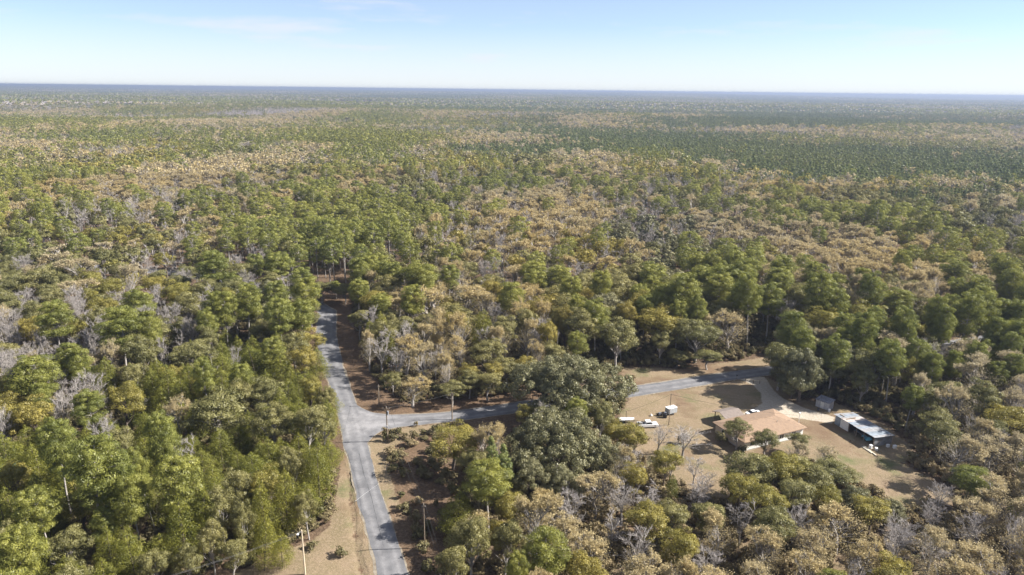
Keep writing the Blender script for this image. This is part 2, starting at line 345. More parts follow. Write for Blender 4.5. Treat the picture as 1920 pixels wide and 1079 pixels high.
jw = lambda x, y: 1.0 * np.exp(-(((x + 38) ** 2 + (y - 166) ** 2) / 60))
def widen(L, R, w):
    L, R = np.array(L, float), np.array(R, float); o1, o2 = [], []
    for Q, S, o in ((L, R, o1), (R, L, o2)):
        for p in Q:
            j = np.argmin(np.hypot(*(S - p).T)); v = p - S[j]; o.append(tuple(p + v / np.hypot(*v) * w))
    return o1, o2
M['shoulder'] = mat('sandy_shoulder', (.26, .228, .18), .95, scale=.8, c2=(.14, .115, .085))
a1, a2 = widen(ROAD_L, ROAD_R, .34); ribbon('road_shoulder', a1, a2, .012, M['shoulder'], across=3, ragged=.34, step=.8)
a1, a2 = widen(SIDE_N, SIDE_S, .40); ribbon('side_road_shoulder', a1, a2, .020, M['shoulder'], across=3, ragged=.36, step=.8)
ribbon('road', ROAD_L, ROAD_R, .03, M['asphalt'], wear=jw)
ribbon('side_road', SIDE_N, SIDE_S, .036, M['asphalt'], wear=jw)
for k, pts in enumerate(([(-36.6, 150), (-33.6, 141), (-29.8, 131), (-27.3, 123.5), (-24.2, 114.5)], [(-33.1, 129.5), (-31.0, 133.5), (-29.2, 136.6)])):
    P_ = np.array(pts, float); A = P_ - [.05, 0]; B = P_ + [.05, 0]
    ribbon('road_crack' if k == 0 else 'road_scrape', A.tolist(), B.tolist(), .041, M['seal'] if k == 0 else mat('pale_scrape', (.4, .4, .41)), across=2, ragged=.06)

# ------------------------------------------------------------------ tree shapes
def unit(n, r):
    v = r.normal(size=(n, 3)); return v / np.linalg.norm(v, axis=1)[:, None]

def cards(c, nrm, size, aspect, r, up=None):
    """one four-cornered leaf spray per centre, lying roughly across its normal"""
    n = len(c); t = np.cross(nrm, unit(n, r) if up is None else up); t /= np.linalg.norm(t, axis=1)[:, None] + 1e-9
    b = np.cross(nrm, t); s = size * r.uniform(.65, 1.35, n)[:, None]
    k = r.uniform(-.3, .3, n)[:, None]
    V = np.stack([c - t * s, c + b * s * aspect + t * s * k, c + t * s, c - b * s * aspect - t * s * k], 1)
    return V.reshape(-1, 3)

class Tree:
    def __init__(s, seed): s.r = np.random.default_rng(seed); s.lv, s.la, s.wv, s.wf = [], [], [], []; s.wn = 0
    def leaves(s, c, nrm, size, aspect, v, up=None):
        s.lv.append(cards(c, nrm, size, aspect, s.r, up)); s.la.append(np.repeat(v, 4))
    def clump(s, c, rad, n, size, aspect=.7, flat=.75, out=None, v=None):
        r = s.r; d = unit(n, r)
        if out is not None:
            d = d + .55 * out; d /= np.linalg.norm(d, axis=1)[:, None]
        p = c + d * rad * np.array([1, 1, flat]) * r.uniform(.62, 1.08, n)[:, None]
        nr = d + unit(n, r) * .5; nr /= np.linalg.norm(nr, axis=1)[:, None]
        v0 = r.uniform(0, 1) if v is None else v
        s.leaves(p, nr, size, aspect, np.clip(v0 * .75 + r.uniform(0, .25, n), 0, 1))
    def limb(s, a, b, ra, rb, n=4, bend=.12, seg=3):
        r = s.r; a, b = np.array(a, float), np.array(b, float); L = np.linalg.norm(b - a)
        P = [a + (b - a) * t for t in np.linspace(0, 1, seg + 1)]
        for i in range(1, seg): P[i] = P[i] + r.normal(0, bend * L / seg, 3)
        R = np.linspace(ra, rb, seg + 1); d = (b - a) / (L + 1e-9)
        t = np.cross(d, [0, 0, 1.0] if abs(d[2]) < .9 else [1.0, 0, 0]); t /= np.linalg.norm(t); q = np.cross(d, t)
        ang = np.arange(n) * 2 * np.pi / n; ring = np.cos(ang)[:, None] * t + np.sin(ang)[:, None] * q
        V = np.concatenate([p + ring * rr for p, rr in zip(P, R)])
        F = [(s.wn + i * n + j, s.wn + i * n + (j + 1) % n, s.wn + (i + 1) * n + (j + 1) % n, s.wn + (i + 1) * n + j) for i in range(seg) for j in range(n)]
        s.wv.append(V); s.wf += F; s.wn += len(V); return P
    def leaves_from_twigs(s): s.lv.append(s.tv); s.la.append(s.ta * .6 + .4)
    def crown_mesh(s, name, m):
        V = np.concatenate(s.lv); return mesh_np(name, V, [np.arange(len(V)).reshape(-1, 4)], [m], np.concatenate(s.la))
    def wood_mesh(s, name, m): return mesh_np(name, np.concatenate(s.wv), [np.array(s.wf)], [m])
    def joined(s, name, m, mw):
        V = np.concatenate(s.lv) if s.lv else np.zeros((0, 3)); A = np.concatenate(s.la) if s.la else np.zeros(0); nl = len(V)
        F = [np.arange(nl).reshape(-1, 4)] if nl else []; W = np.concatenate(s.wv)
        F.append(np.array(s.wf) + nl); mi = np.concatenate([np.zeros(nl // 4), np.ones(len(s.wf))])
        return mesh_np(name, np.concatenate([V, W]), F, [m, mw], np.concatenate([A, np.full(len(W), .5)]), mi)

# every kind is modelled at a nominal height 16 m and crown radius 4.5 m; q = 3 near, 2 middle, 1 far
def round_tree(seed, q, nominal=(16, 4.5), dense=1.0, low=.30, lobes=1.0, moss=0):
    T = Tree(seed); r = T.r; Hn, R = nominal
    nc = {3: 66, 2: 36, 1: 11}[q]; nl = int({3: 190, 2: 84, 1: 17}[q] * dense); ls = {3: .132, 2: .22, 1: .66}[q]
    zc, hz = Hn * (1 + low) / 2, Hn * (1 - low) / 2
    sub = unit(5, r) * [.35, .35, .2] * R                      # a crown of several merging lobes
    for i in range(nc):
        u = unit(1, r)[0]; u[2] = u[2] if u[2] > -.55 else -u[2] * .6
        o = sub[i % 5]; f = r.uniform(.58, .92)
        wob = 1 + .16 * math.sin(3 * math.atan2(u[1], u[0]) + seed) + .08 * math.sin(5 * math.atan2(u[1], u[0]) + 2 * seed)
        c = np.array([u[0] * R * .84 * f * wob + o[0] * .5, u[1] * R * .84 * f * wob + o[1] * .5, zc + u[2] * hz * .86 * f + o[2]])
        rc = R * r.uniform(.20, .34) * (1.5 if q == 1 else 1)
        T.clump(c, rc, nl, ls, .7, .72, u)
        if q >= 2 and i % 3 == 0: T.limb((0, 0, Hn * low * .9 + r.uniform(0, 1) * Hn * .2), c, .10, .03, 3, .2, 2)
    T.limb((0, 0, -.3), (r.uniform(-.3, .3), r.uniform(-.3, .3), Hn * .62), .30, .14, 6 if q > 1 else 3, .05, 3 if q > 1 else 1)
    return T

def live_oak(seed, q):
    T = Tree(seed); r = T.r; Hn, R = 16, 8.0
    nc = {3: 150, 2: 60, 1: 16}[q]; nl = {3: 190, 2: 90, 1: 22}[q]; ls = {3: .155, 2: .29, 1: .95}[q]
    for i in range(nc):
        u = unit(1, r)[0]; u[2] = abs(u[2]) if r.random() < .8 else -abs(u[2]) * .35
        th = math.atan2(u[1], u[0]); wob = 1 + .14 * math.sin(3 * th + seed) + .09 * math.sin(6 * th + seed * 2)
        f = r.uniform(.55, .95); rc = R * r.uniform(.12, .21) * (1.55 if q == 1 else 1)
        c = np.array([u[0] * R * .86 * f * wob, u[1] * R * .86 * f * wob, Hn * .44 + u[2] * Hn * .46 * f * r.uniform(.9, 1.08)])
        T.clump(c, rc, nl, ls, .7, .72, u)
        if q >= 2 and i % 4 == 0: T.limb((0, 0, Hn * .2), c, .22, .04, 3, .3, 3)
    T.limb((0, 0, -.3), (0, 0, Hn * .3), .62, .45, 7 if q > 1 else 3, .03, 2 if q > 1 else 1)
    return T

def great_oak(seed):
    T = Tree(seed); r = T.r; Hn, R = 16, 15.0
    hubs = [np.array([math.cos(a * .70 + r.normal(0, .12)) * R * r.uniform(.56, .72), math.sin(a * .70) * R * r.uniform(.56, .72), Hn * r.uniform(.30, .48)]) for a in range(9)]
    hubs += [unit(1, r)[0] * [R * .38, R * .38, 0] + [0, 0, Hn * r.uniform(.50, .64)] for _ in range(6)] + [np.array([0, 0, Hn * .62])]
    for hb in hubs:
        T.limb((0, 0, Hn * .16), hb, .40, .12, 5, .25, 4); rb = r.uniform(4.0, 6.4)
        for i in range(34):
            u = unit(1, r)[0]; u[2] = abs(u[2]) if r.random() < .8 else -abs(u[2]) * .4
            c = hb + u * rb * r.uniform(.55, 1.0) * [1, 1, .78]; c[2] = min(c[2], Hn * .99)
            T.clump(c, r.uniform(.8, 1.7), 150, .165, .7, .75, u)
            if i % 4 == 0: T.limb(hb, c, .11, .03, 3, .25, 2)
    T.limb((0, 0, -.3), (0, 0, Hn * .2), .95, .7, 8, .03, 2)
    return T

def pine(seed, q, slim=False):
    T = Tree(seed); r = T.r; Hn, R = 16, 4.5 if not slim else 3.0
    z0 = Hn * (.48 if not slim else .40); lay = {3: 11, 2: 8, 1: 4}[q]; nl = {3: 230, 2: 104, 1: 18}[q]; ls = {3: .175, 2: .27, 1: .74}[q]
    lean = r.normal(0, .35, 2)
    for k in range(lay):
        t = (k + .5) / lay; z = z0 + (Hn * .96 - z0) * t
        rad = R * (math.sin(math.pi * min(1, .18 + t * .70)) ** .8 if not slim else (1 - t) ** .7 * .95 + .08)
        nb = max(2, int(round({3: 7, 2: 5.5, 1: 3.2}[q] * (rad / R) + (1 if q > 1 else 0))))
        a0 = r.uniform(0, 6.28)
        for j in range(nb):
            if q > 1 and r.random() < .13: continue
            a = a0 + 6.283 * j / nb + r.normal(0, .25); e = rad * r.uniform(.55, 1.0)
            base = np.array([lean[0] * t, lean[1] * t, z - .4]); c = np.array([lean[0] * t + math.cos(a) * e * .82, lean[1] * t + math.sin(a) * e * .82, z + r.uniform(-.3, .5) + e * .10])
            rc = (.62 + .20 * rad) * r.uniform(.7, 1.15) * (1.25 if q == 1 else 1)
            T.clump(c, rc, nl, ls, .30, .50, np.array([math.cos(a) * .2, math.sin(a) * .2, .75]))
            if q == 3: T.clump(base * .45 + c * .55, rc * .7, nl // 3, ls, .30, .4, np.array([0, 0, .7]))
            if q >= 2: T.limb(base, c, .07, .02, 3, .12, 2)
    T.clump(np.array([lean[0], lean[1], Hn * .955]), .75, nl, ls, .42, .8, np.array([0, 0, .6]))
    T.limb((0, 0, -.3), (lean[0], lean[1], Hn * .95), .24, .07, 6 if q > 1 else 3, .02, 4 if q > 1 else 1)
    return T

def cedar(seed, q):
    T = Tree(seed); r = T.r; Hn, R = 16, 4.0
    lay = {3: 15, 2: 10, 1: 4}[q]; nl = {3: 95, 2: 46, 1: 14}[q]; ls = {3: .145, 2: .235, 1: .66}[q]
    for k in range(lay):
        t = (k + .3) / lay; z = Hn * (.10 + .86 * t); rad = R * (1 - t ** 2.3) * (.78 + .4 * r.random()) * (.8 + .4 * min(1, t * 3)) + .15
        nb = max(2, int({3: 10, 2: 7, 1: 4}[q] * (rad / R) + 1)); a0 = r.uniform(0, 6.28)
        for j in range(nb):
            a = a0 + 6.283 * j / nb + r.normal(0, .2); e = rad * r.uniform(.60, 1.15)
            c = np.array([math.cos(a) * e * .78, math.sin(a) * e * .78, z + r.uniform(-.4, .4)])
            T.clump(c, (.55 + rad * .27) * r.uniform(.8, 1.2), nl, ls, .40, .80, np.array([math.cos(a) * .5, math.sin(a) * .5, .5]))
        if q == 3: T.limb((0, 0, z - .8), (rad * .6 * math.cos(a), rad * .6 * math.sin(a), z), .05, .02, 3, .1, 2)
    T.clump(np.array([0, 0, Hn * .965]), .5, nl // 2, ls, .4, 1.6, np.array([0, 0, .6]))
    T.limb((0, 0, -.3), (0, 0, Hn * .93), .24, .05, 6 if q > 1 else 3, .01, 3 if q > 1 else 1)
    return T

def branching(seed, q, leafy, spread=1.0, twigs=1.0, wide=.92):
    """bare or thinly leaved tree: forks down to fine twigs; leafy 0 = bare"""
    T = Tree(seed); r = T.r; Hn, R = 16, 4.5
    tips = []
    depth = {3: 5, 2: 4, 1: 2}[q]
    def grow(p, d, L, rad, lev):
        b = p + d * L
        T.limb(p, b, rad, rad * .62, 3 if lev else 5, .10, 2 if lev < 2 and q > 1 else 1)
        if lev >= depth: tips.append((b, d)); return
        n = int(r.integers(2, 4)) if lev < 1 else int(r.integers(2, 5))
        if q == 1: n = 4
        for _ in range(n):
            e = unit(1, r)[0] * [1, 1, .6]; nd = d * r.uniform(.75, 1.1) + e * r.uniform(.45, .85) * spread + np.array([0, 0, .16]); nd /= np.linalg.norm(nd)
            grow(b - d * L * r.uniform(0, .35), nd, L * r.uniform(.58, .84), max(rad * .62, .028), lev + 1)
    s0 = Hn * {3: .30, 2: .31, 1: .38}[q]
    T.limb((0, 0, -.3), (0, 0, Hn * .14), .27, .24, 6, .02, 1)
    grow(np.array([0, 0, Hn * .12]), np.array([r.normal(0, .08), r.normal(0, .08), 1.0]), s0 * .55, .22, 0)
    tp = np.array([t[0] for t in tips]); td = np.array([t[1] for t in tips])
    # scale tips into the nominal crown
    ex = np.percentile(np.hypot(tp[:, 0], tp[:, 1]), 92); top = np.percentile(tp[:, 2], 98)
    f = np.array([R * wide / ex, R * wide / ex, Hn * .97 / top])
    T.wv = [v * f for v in T.wv]; tp = tp * f
    # fine twigs as thin slivers
    nt_ = int({3: 2600, 2: 1100, 1: 150}[q] * twigs); w = {3: .026, 2: .042, 1: .11}[q]; L = {3: .62, 2: .8, 1: 1.5}[q]
    k = r.integers(0, len(tp), nt_); d = td[k] + unit(nt_, r) * .75 + [0, 0, .25]; d /= np.linalg.norm(d, axis=1)[:, None]
    spread_ = {3: .45, 2: .6, 1: 1.3}[q]
    c = tp[k] + unit(nt_, r) * r.uniform(0, spread_, nt_)[:, None]; sd = np.cross(d, unit(nt_, r)); sd /= np.linalg.norm(sd, axis=1)[:, None]
    V = np.stack([c - d * L * .5 - sd * w, c - d * L * .5 + sd * w, c + d * L * .5 + sd * w * .4, c + d * L * .5 - sd * w * .4], 1).reshape(-1, 3)
    T.tv, T.ta = V, np.repeat(r.uniform(.2, 1, nt_), 4)
    if leafy:
        nlf = int({3: 5200, 2: 2200, 1: 200}[q] * leafy); k = r.integers(0, len(tp), nlf); sz = {3: .14, 2: .23, 1: .58}[q]
        cv = r.uniform(0, 1, len(tp)); c = tp[k] + unit(nlf, r) * (r.uniform(0, 1, nlf) ** .6 * {3: .72, 2: .85, 1: 1.4}[q])[:, None]
        T.leaves(c, unit(nlf, r) + [0, 0, .5], sz, .7, np.clip(cv[k] * .7 + r.uniform(0, .3, nlf), 0, 1))
    T.tips = tp
    return T

def bare(seed, q):
    # several upright leaders, each with rising side branches all the way up, ending in fine twigs
    T = Tree(seed); r = T.r; Hn, R = 16, 4.5; tw, td = [], []
    nlead = int(r.integers(2, 5)); fork = Hn * r.uniform(.10, .30); lean = r.normal(0, .5, 2)
    T.limb((0, 0, -.3), (0, 0, fork), .25, .21, 5, .02, 1)
    for a in range(nlead):
        th = 6.283 * a / nlead + r.normal(0, .4); out = R * r.uniform(.15, .62); top = np.array([math.cos(th) * out + lean[0], math.sin(th) * out + lean[1], Hn * r.uniform(.78, 1.0)])
        b0 = np.array([0, 0, fork]); T.limb(b0, top, .15, .03, 4, .06, 5 if q > 1 else 1)
        nlat = {3: 12, 2: 8, 1: 3}[q]
        for k in range(nlat):
            t = (k + r.uniform(.2, 1)) / (nlat + .5) * .88 + .08; p = b0 + (top - b0) * t; ph = r.uniform(0, 6.283); L = R * r.uniform(.45, .95) * (1.05 - t * .65)
            e = p + np.array([math.cos(ph) * L * .8, math.sin(ph) * L * .8, L * r.uniform(.35, 1.0)])
            T.limb(p, e, .055, .018, 3, .14, 2 if q > 1 else 1)
            for m in range({3: 5, 2: 3, 1: 1}[q]):
                u = r.uniform(.25, 1); c = p + (e - p) * u; d = (e - p) / L * .6 + unit(1, r)[0] * .7 + [0, 0, .35]; d /= np.linalg.norm(d); l2 = L * r.uniform(.3, .6)
                if q == 3: T.limb(c, c + d * l2, .028, .012, 3, .1, 1)
                for n in range({3: 9, 2: 8, 1: 7}[q]): tw.append(c + d * l2 * r.uniform(.1, 1.1)); td.append(d * .8 + unit(1, r)[0] * .65 + [0, 0, .2])
    tw, td = np.array(tw), np.array(td); td /= np.linalg.norm(td, axis=1)[:, None]; w = {3: .020, 2: .036, 1: .10}[q]; L = {3: .75, 2: .95, 1: 1.9}[q]
    sd = np.cross(td, unit(len(tw), r)); sd /= np.linalg.norm(sd, axis=1)[:, None]; ll = L * r.uniform(.5, 1.3, len(tw))[:, None]
    T.lv = [np.stack([tw - sd * w, tw + sd * w, tw + td * ll + sd * w * .3, tw + td * ll - sd * w * .3], 1).reshape(-1, 3)]; T.la = [np.repeat(r.uniform(.1, 1, len(tw)), 4)]
    return T
def tan(seed, q):
    T = branching(seed, q, .35, .9, .9)
    T.leaves_from_twigs() if q > 1 else None; r = T.r; Hn, R = 16, 4.5
    nc = {3: 70, 2: 34, 1: 9}[q]; nl = {3: 36, 2: 34, 1: 12}[q]; ls = {3: .100, 2: .16, 1: .50}[q]
    for i in range(nc):
        u = unit(1, r)[0]; f = r.uniform(.35, 1.0) ** .6; wob = 1 + .15 * math.sin(3 * math.atan2(u[1], u[0]) + seed)
        c = np.array([u[0] * R * .84 * f * wob, u[1] * R * .84 * f * wob, Hn * .57 + u[2] * Hn * .38 * f]); rc = R * r.uniform(.18, .34) * (1.4 if q == 1 else 1)
        T.clump(c, rc, int(nl * r.uniform(.5, 1.2)), ls, .6, .95)
        if q == 3: T.limb(c * [.25, .25, .72], c, .05, .022, 3, .2, 2)
    d = unit(len(T.tv) // 4, r)
    return T
def yellow(seed, q): return round_tree(seed, q, dense=.85, low=.28)
def oak(seed, q): return round_tree(seed, q, dense=1.0, low=.25)
def shrub_shape(seed, q):
    T = Tree(seed); r = T.r
    for i in range(12):
        u = unit(1, r)[0]; u[2] = abs(u[2]); T.clump(u * [1.1, 1.1, .9] * r.uniform(.4, 1) + [0, 0, .7], .55, 34, .15, .7, .8, u)
        T.limb((0, 0, 0), u * [.8, .8, .9] + [0, 0, .5], .03, .01, 3, .1, 1)
    return T

KINDS_ = {  # letter: (object name, species words, category, builder, leaf material, wood material, nominal h, nominal r, tint words low/mid/high, group)
    'P': ('pine_tree', 'pine', 'pine tree', pine, 'pine', 'greybark', 16, 4.5, ('deep green', 'green', 'bright yellow-green'), 'pines of the woods'),
    'Q': ('slender_pine_tree', 'slender plantation pine', 'pine tree', lambda s, q: pine(s, q, True), 'slender', 'bark', 16, 3.0, ('blue-green', 'dark green', 'green'), 'slender plantation pines'),
    'D': ('live_oak_tree', 'live oak', 'oak tree', live_oak, 'live', 'bark', 16, 8.0, ('dark grey-green', 'grey-green', 'pale grey-green'), 'wide dark live oaks'),
    'O': ('evergreen_oak_tree', 'rounded oak', 'oak tree', oak, 'oak', 'greybark', 16, 4.5, ('olive', 'olive-green', 'khaki-green'), 'rounded olive oaks of the woods'),
    'Y': ('yellowing_tree', 'leafy tree', 'tree', yellow, 'yellow', 'bark', 16, 4.5, ('yellow-green', 'yellowing', 'golden'), 'yellowing leafy trees'),
    'T': ('tan_leaved_tree', 'thinly leaved tree', 'tree', tan, 'tan', 'greybark', 16, 4.5, ('tan', 'sandy brown', 'rusty tan'), 'tan thinly leaved trees'),
    'B': ('bare_tree', 'leafless tree', 'tree', bare, 'twig', 'greybark', 16, 4.5, ('brownish grey', 'grey', 'whitish'), 'bare winter trees'),
    'C': ('cedar_tree', 'pointed cedar', 'cedar tree', cedar, 'cedar', 'bark', 16, 4.0, ('deep olive', 'yellow-olive', 'bright yellow-olive'), 'pointed cedars by the road'),
}
near_mesh, mid_mesh, far_mesh = {}, {}, {}
for k, d in KINDS_.items():
    nv = 3
    near_mesh[k] = []
    for i in range(nv):
        T = d[3](101 + 17 * i + ord(k), 3)
        near_mesh[k].append((T.crown_mesh('crown', M[d[4]]), T.wood_mesh('trunk', M[d[5]])))
    mid_mesh[k] = [d[3](501 + 13 * i + ord(k), 2).joined(d[0], M[d[4]], M[d[5]]) for i in range(3)]
    far_mesh[k] = [d[3](901 + 7 * i + ord(k), 1).joined(d[0], M[d[4]], M[d[5]]) for i in range(3)]

# ------------------------------------------------------------------ where trees stand
PLACED = [
    ('P', -89.1, 122.3, 3.9, 22),    ('P', -76.9, 111.2, 5.5, 24),    ('P', -72.4, 114, 3.2, 20),    ('P', -71.4, 127.3, 3.3, 21),
    ('P', -62.1, 112, 4.8, 20),    ('P', -70.2, 118.5, 2.5, 19),    ('P', -82.6, 107, 3.7, 17),    ('P', -114.2, 190.5, 7.3, 23),
    ('P', -120.5, 160.3, 6.3, 20),    ('C', -110.1, 173.3, 3.9, 15),    ('B', -105.8, 160.5, 5.9, 17),    ('B', -103.1, 191.3, 3.8, 16),
    ('B', -82.9, 181, 3.1, 11),    ('B', -97.6, 165.4, 2.9, 8),    ('B', -115.2, 158.1, 2.8, 10),    ('O', -94.1, 188.4, 6.2, 15),
    ('O', -112, 204.4, 6.2, 16),    ('O', -70.8, 151.4, 7.6, 16),    ('O', -68.2, 162.5, 4.1, 14),    ('Y', -73.4, 217.4, 5.8, 14),
    ('Y', -60.1, 185.6, 4.6, 14),    ('C', -75.5, 190, 5.1, 13),    ('C', -79.8, 178.8, 4.4, 14),    ('O', -81.1, 210.5, 3.8, 14),
    ('C', -72.9, 200.3, 3.4, 13),    ('O', -63.4, 164.3, 5.5, 14),    ('Y', -53.1, 167, 3.5, 13),    ('O', -48.5, 164.8, 2.9, 11),
    ('O', -56.2, 147.2, 5.3, 15),    ('O', -47.5, 146.3, 4.9, 15),    ('O', -44.6, 149, 2.9, 11),    ('O', -45.7, 128.6, 2.9, 14),
    ('C', -43.8, 117.9, 2.8, 15),    ('C', -40.5, 129.1, 3.2, 15),    ('O', -52.9, 118.7, 3.2, 15),    ('C', -46.4, 114.2, 2.3, 15),
    ('O', -54.1, 113.2, 3.5, 15),    ('O', -49.4, 110.6, 2.3, 13),    ('O', -39.1, 116.4, 2.4, 11),    ('C', -56.4, 110.8, 2.5, 15),
    ('O', -52.3, 104.2, 2.4, 13),    ('C', -44.6, 107.2, 2.2, 12),    ('C', -41.5, 107.8, 2, 8),    ('C', -68.4, 106.8, 1.6, 14),
    ('C', -69.7, 102.8, 2.7, 12),    ('C', -65.4, 102.5, 2.7, 12),    ('O', -60.5, 100.2, 2.8, 10),    ('C', -59.1, 108.1, 2.9, 15),
    ('O', -85.2, 101.6, 2.9, 14),    ('C', -81.2, 99.8, 2.3, 12),    ('O', -86.3, 137.3, 3.5, 13),    ('C', -68.1, 98.3, 2.7, 9),
    ('C', -74.5, 98.6, 2.8, 9),    ('O', -55.8, 102.2, 2.6, 10),    ('O', -48.7, 103.8, 2.8, 10),    ('Y', -13.2, 142.9, 6.3, 12),
    ('O', -7.9, 134.5, 3.6, 11),    ('P', -4.2, 120, 5.1, 15),    ('P', 6.3, 99.4, 4.3, 15),    ('P', 1.2, 95.7, 2.6, 13),
    ('O', -6.5, 103.5, 3.8, 15),    ('O', -0.7, 105, 3.1, 13),    ('O', -9.3, 98.9, 2.9, 13),    ('D', 21.5, 137.7, 4.7, 13),
    ('D', 4.8, 127.2, 4.9, 13),    ('D', 11.5, 125.2, 4.3, 12),    ('D', 15.6, 171, 16.5, 20),    ('D', 10.4, 140, 13, 17),
    ('O', 22.1, 154.4, 3.2, 13),    ('B', 26.8, 137.1, 4.7, 10),    ('B', 35.9, 151.4, 3.9, 9),    ('B', 41.6, 149.6, 5.7, 9),
    ('B', 27.6, 122.1, 4.8, 10),    ('B', 29.1, 118.9, 3.6, 9),    ('C', 34.7, 130.6, 1.4, 7),    ('B', 11.8, 118.5, 4.6, 12),
    ('T', 5.6, 117, 3.7, 11),    ('T', 17.7, 124.6, 4.9, 11),    ('B', 22.9, 123, 4.8, 10),    ('T', 10.2, 109.8, 4.4, 11),
    ('B', 19.5, 113.6, 4.5, 10),    ('T', 13.9, 103.6, 4.6, 11),    ('B', 23.2, 106.5, 4.3, 11),    ('O', 31.2, 116, 3.6, 10),
    ('B', 38.5, 124.9, 3.6, 9),    ('B', 41.2, 129.1, 3.4, 9),    ('O', 56, 154, 3.4, 8.5),    ('O', 61.5, 149.8, 3.2, 8),
    ('O', 70.2, 151.7, 2.7, 6),    ('O', 52.1, 130.9, 5.9, 12),    ('Y', 58.6, 130.2, 5, 12),    ('O', 63.2, 128.5, 4.4, 11),
    ('Y', 64.8, 124.9, 3.4, 9),    ('O', 58.2, 123.1, 4.3, 11),    ('D', 71.8, 125.6, 4.6, 8),    ('D', 78.1, 123.7, 3.3, 6),
    ('T', 62.7, 114.2, 6, 11),    ('B', 53.9, 113.7, 4.2, 11),    ('B', 73.5, 113.1, 4.5, 9),    ('T', 54.5, 106.6, 4.3, 11),
    ('B', 77.9, 109.6, 4.4, 9),    ('T', 38.1, 109.5, 4.4, 11),    ('B', 44.9, 116.2, 4.1, 11),    ('O', 38.7, 116.1, 3.6, 10),
    ('T', 45.6, 105.7, 4.2, 11),    ('Y', 30.5, 105.4, 3.8, 11),    ('T', 61.2, 103, 4.1, 11),    ('B', 34.6, 102.8, 4.1, 10),
    ('T', 50.9, 99.8, 4, 10),    ('T', 41.6, 99, 4, 10),    ('P', 99.1, 130.1, 4.8, 9),    ('T', 108.5, 140.2, 6, 12),
    ('T', 100.9, 140.1, 5.4, 12),    ('T', 97.6, 121.3, 4.8, 11),    ('B', 87.3, 113.5, 3.5, 11),    ('B', 89.7, 126.6, 3.3, 8),
    ('B', 97.5, 235.5, 7.4, 17),    ('Y', 105.2, 220, 6.9, 17),    ('Y', 122.7, 227.4, 8.2, 17),    ('P', 137.2, 235.6, 6.2, 19),
    ('Y', 129.8, 213.2, 6, 16),    ('O', 150.1, 233.6, 9.4, 17),    ('D', 89.2, 203.7, 7.4, 19),    ('D', 81, 189.8, 5.4, 15),
    ('D', 95.7, 191.1, 7.8, 18),    ('O', 103.3, 185.1, 6.8, 17),    ('T', 114.2, 190.8, 7, 17),    ('B', 123.1, 191.1, 6.2, 18),
    ('T', 133.4, 191.5, 6.6, 17),    ('T', 129, 177, 5.8, 16),    ('Y', 122.2, 154.1, 5.8, 13),    ('T', 109.3, 171.7, 4.3, 13),
    ('O', 117.8, 172.5, 4.3, 12),    ('B', -39.6, 197.3, 5.8, 16),    ('T', -29.5, 232.7, 10.3, 19),    ('T', -16.1, 236.8, 8.7, 19),
    ('T', -54.3, 261.5, 6.3, 16),    ('P', -34.8, 258.7, 8.2, 21),    ('B', -8.7, 209.3, 3.6, 14),    ('B', -22.5, 191.7, 3.5, 12),
    ('C', -10.2, 218.4, 4.2, 15),    ('T', -27.2, 175.6, 5.1, 9),    ('O', -16.3, 176, 3.7, 8),    ('O', -6.6, 180.3, 4.6, 9),
    ('P', 0.2, 232.4, 5.8, 21),    ('B', -35, 203.5, 5, 16),    ('T', -31.7, 195.1, 5.6, 15),    ('O', -11.8, 181.3, 3.8, 9),
    ('O', -33.9, 183.1, 3, 8),    ('P', -73.3, 276.4, 3.1, 8),    ('Y', 48.6, 216.1, 9.2, 17),    ('T', 72.6, 218.4, 8.1, 16),
    ('O', 53.3, 207.1, 3.6, 6),    ('O', 62.3, 204.8, 4.9, 7),    ('B', 9.4, 208, 5.2, 17),    ('O', 33.1, 203.7, 6.6, 18),
    ('O', 59.9, 210.7, 7.7, 16),    ('P', 27.6, 213.9, 5.2, 20),    ('P', -96.3, 276.3, 6.6, 20),    ('P', -140.2, 200.7, 5.7, 22),
    ('B', -86.7, 258.7, 8.7, 17),    ('B', -77.8, 251.8, 4, 12),    ('O', 79.2, 189.6, 5.4, 17),    ('D', 82.4, 181.8, 6.7, 18),
    ('D', 81.1, 184.1, 5.3, 9),    ('P', -79.9, 250.6, 6, 20),    ('O', -75.2, 237.3, 5.9, 14),    ('O', -72.4, 237.3, 3.8, 8),
    ('O', -78, 270.6, 5.4, 10),    ('O', -68.1, 269.7, 4.8, 9),    ('P', -57.8, 247.4, 4.5, 17),    ('O', -52.9, 227.4, 4, 12),
    ('T', -44.1, 200.3, 3.8, 13),    ('B', 28, 132.7, 2.9, 8),    ('B', 41.2, 137.5, 3.3, 8),    ('B', 36.1, 138.6, 3.6, 8),
]
trees = []                                     # kind, x, y, r, h, tint
trees += PLACED
MIX = {  # share of P Q D O Y T B C
    'q': (0, 60, 0, .3, 0, .15, .2, 0), 'p': (5, 0, .2, 2.2, 1.1, 1.5, 1.0, 0), 'o': (3, 0, .7, 3.6, 1.6, 2.0, 1, 0), 't': (.6, 0, .15, 1.7, .8, 4.0, 3.2, 0),
    'b': (.6, 0, .1, 1, .4, 3, 4.5, 0), 'd': (2.2, 0, 2.2, 3.4, .4, 1.4, 1.2, 0), 'm': (2.6, 0, .3, 2.6, 1.3, 2.8, 1.8, 0), 'y': (1.2, 0, .2, 2.6, 3.6, 2.4, .8, 0),
    'f': (.15, 0, 0, 1.0, .9, 4.6, 3.6, 0), 'c': (1.3, 0, 0, 3.8, 1.6, .1, .2, 2.6), 'l': (4.2, 0, 0, 4.0, 1.2, .3, .25, 1.4), 'n': (2, 6, .5, 1.8, .2, 1.0, 2.2, 0)}
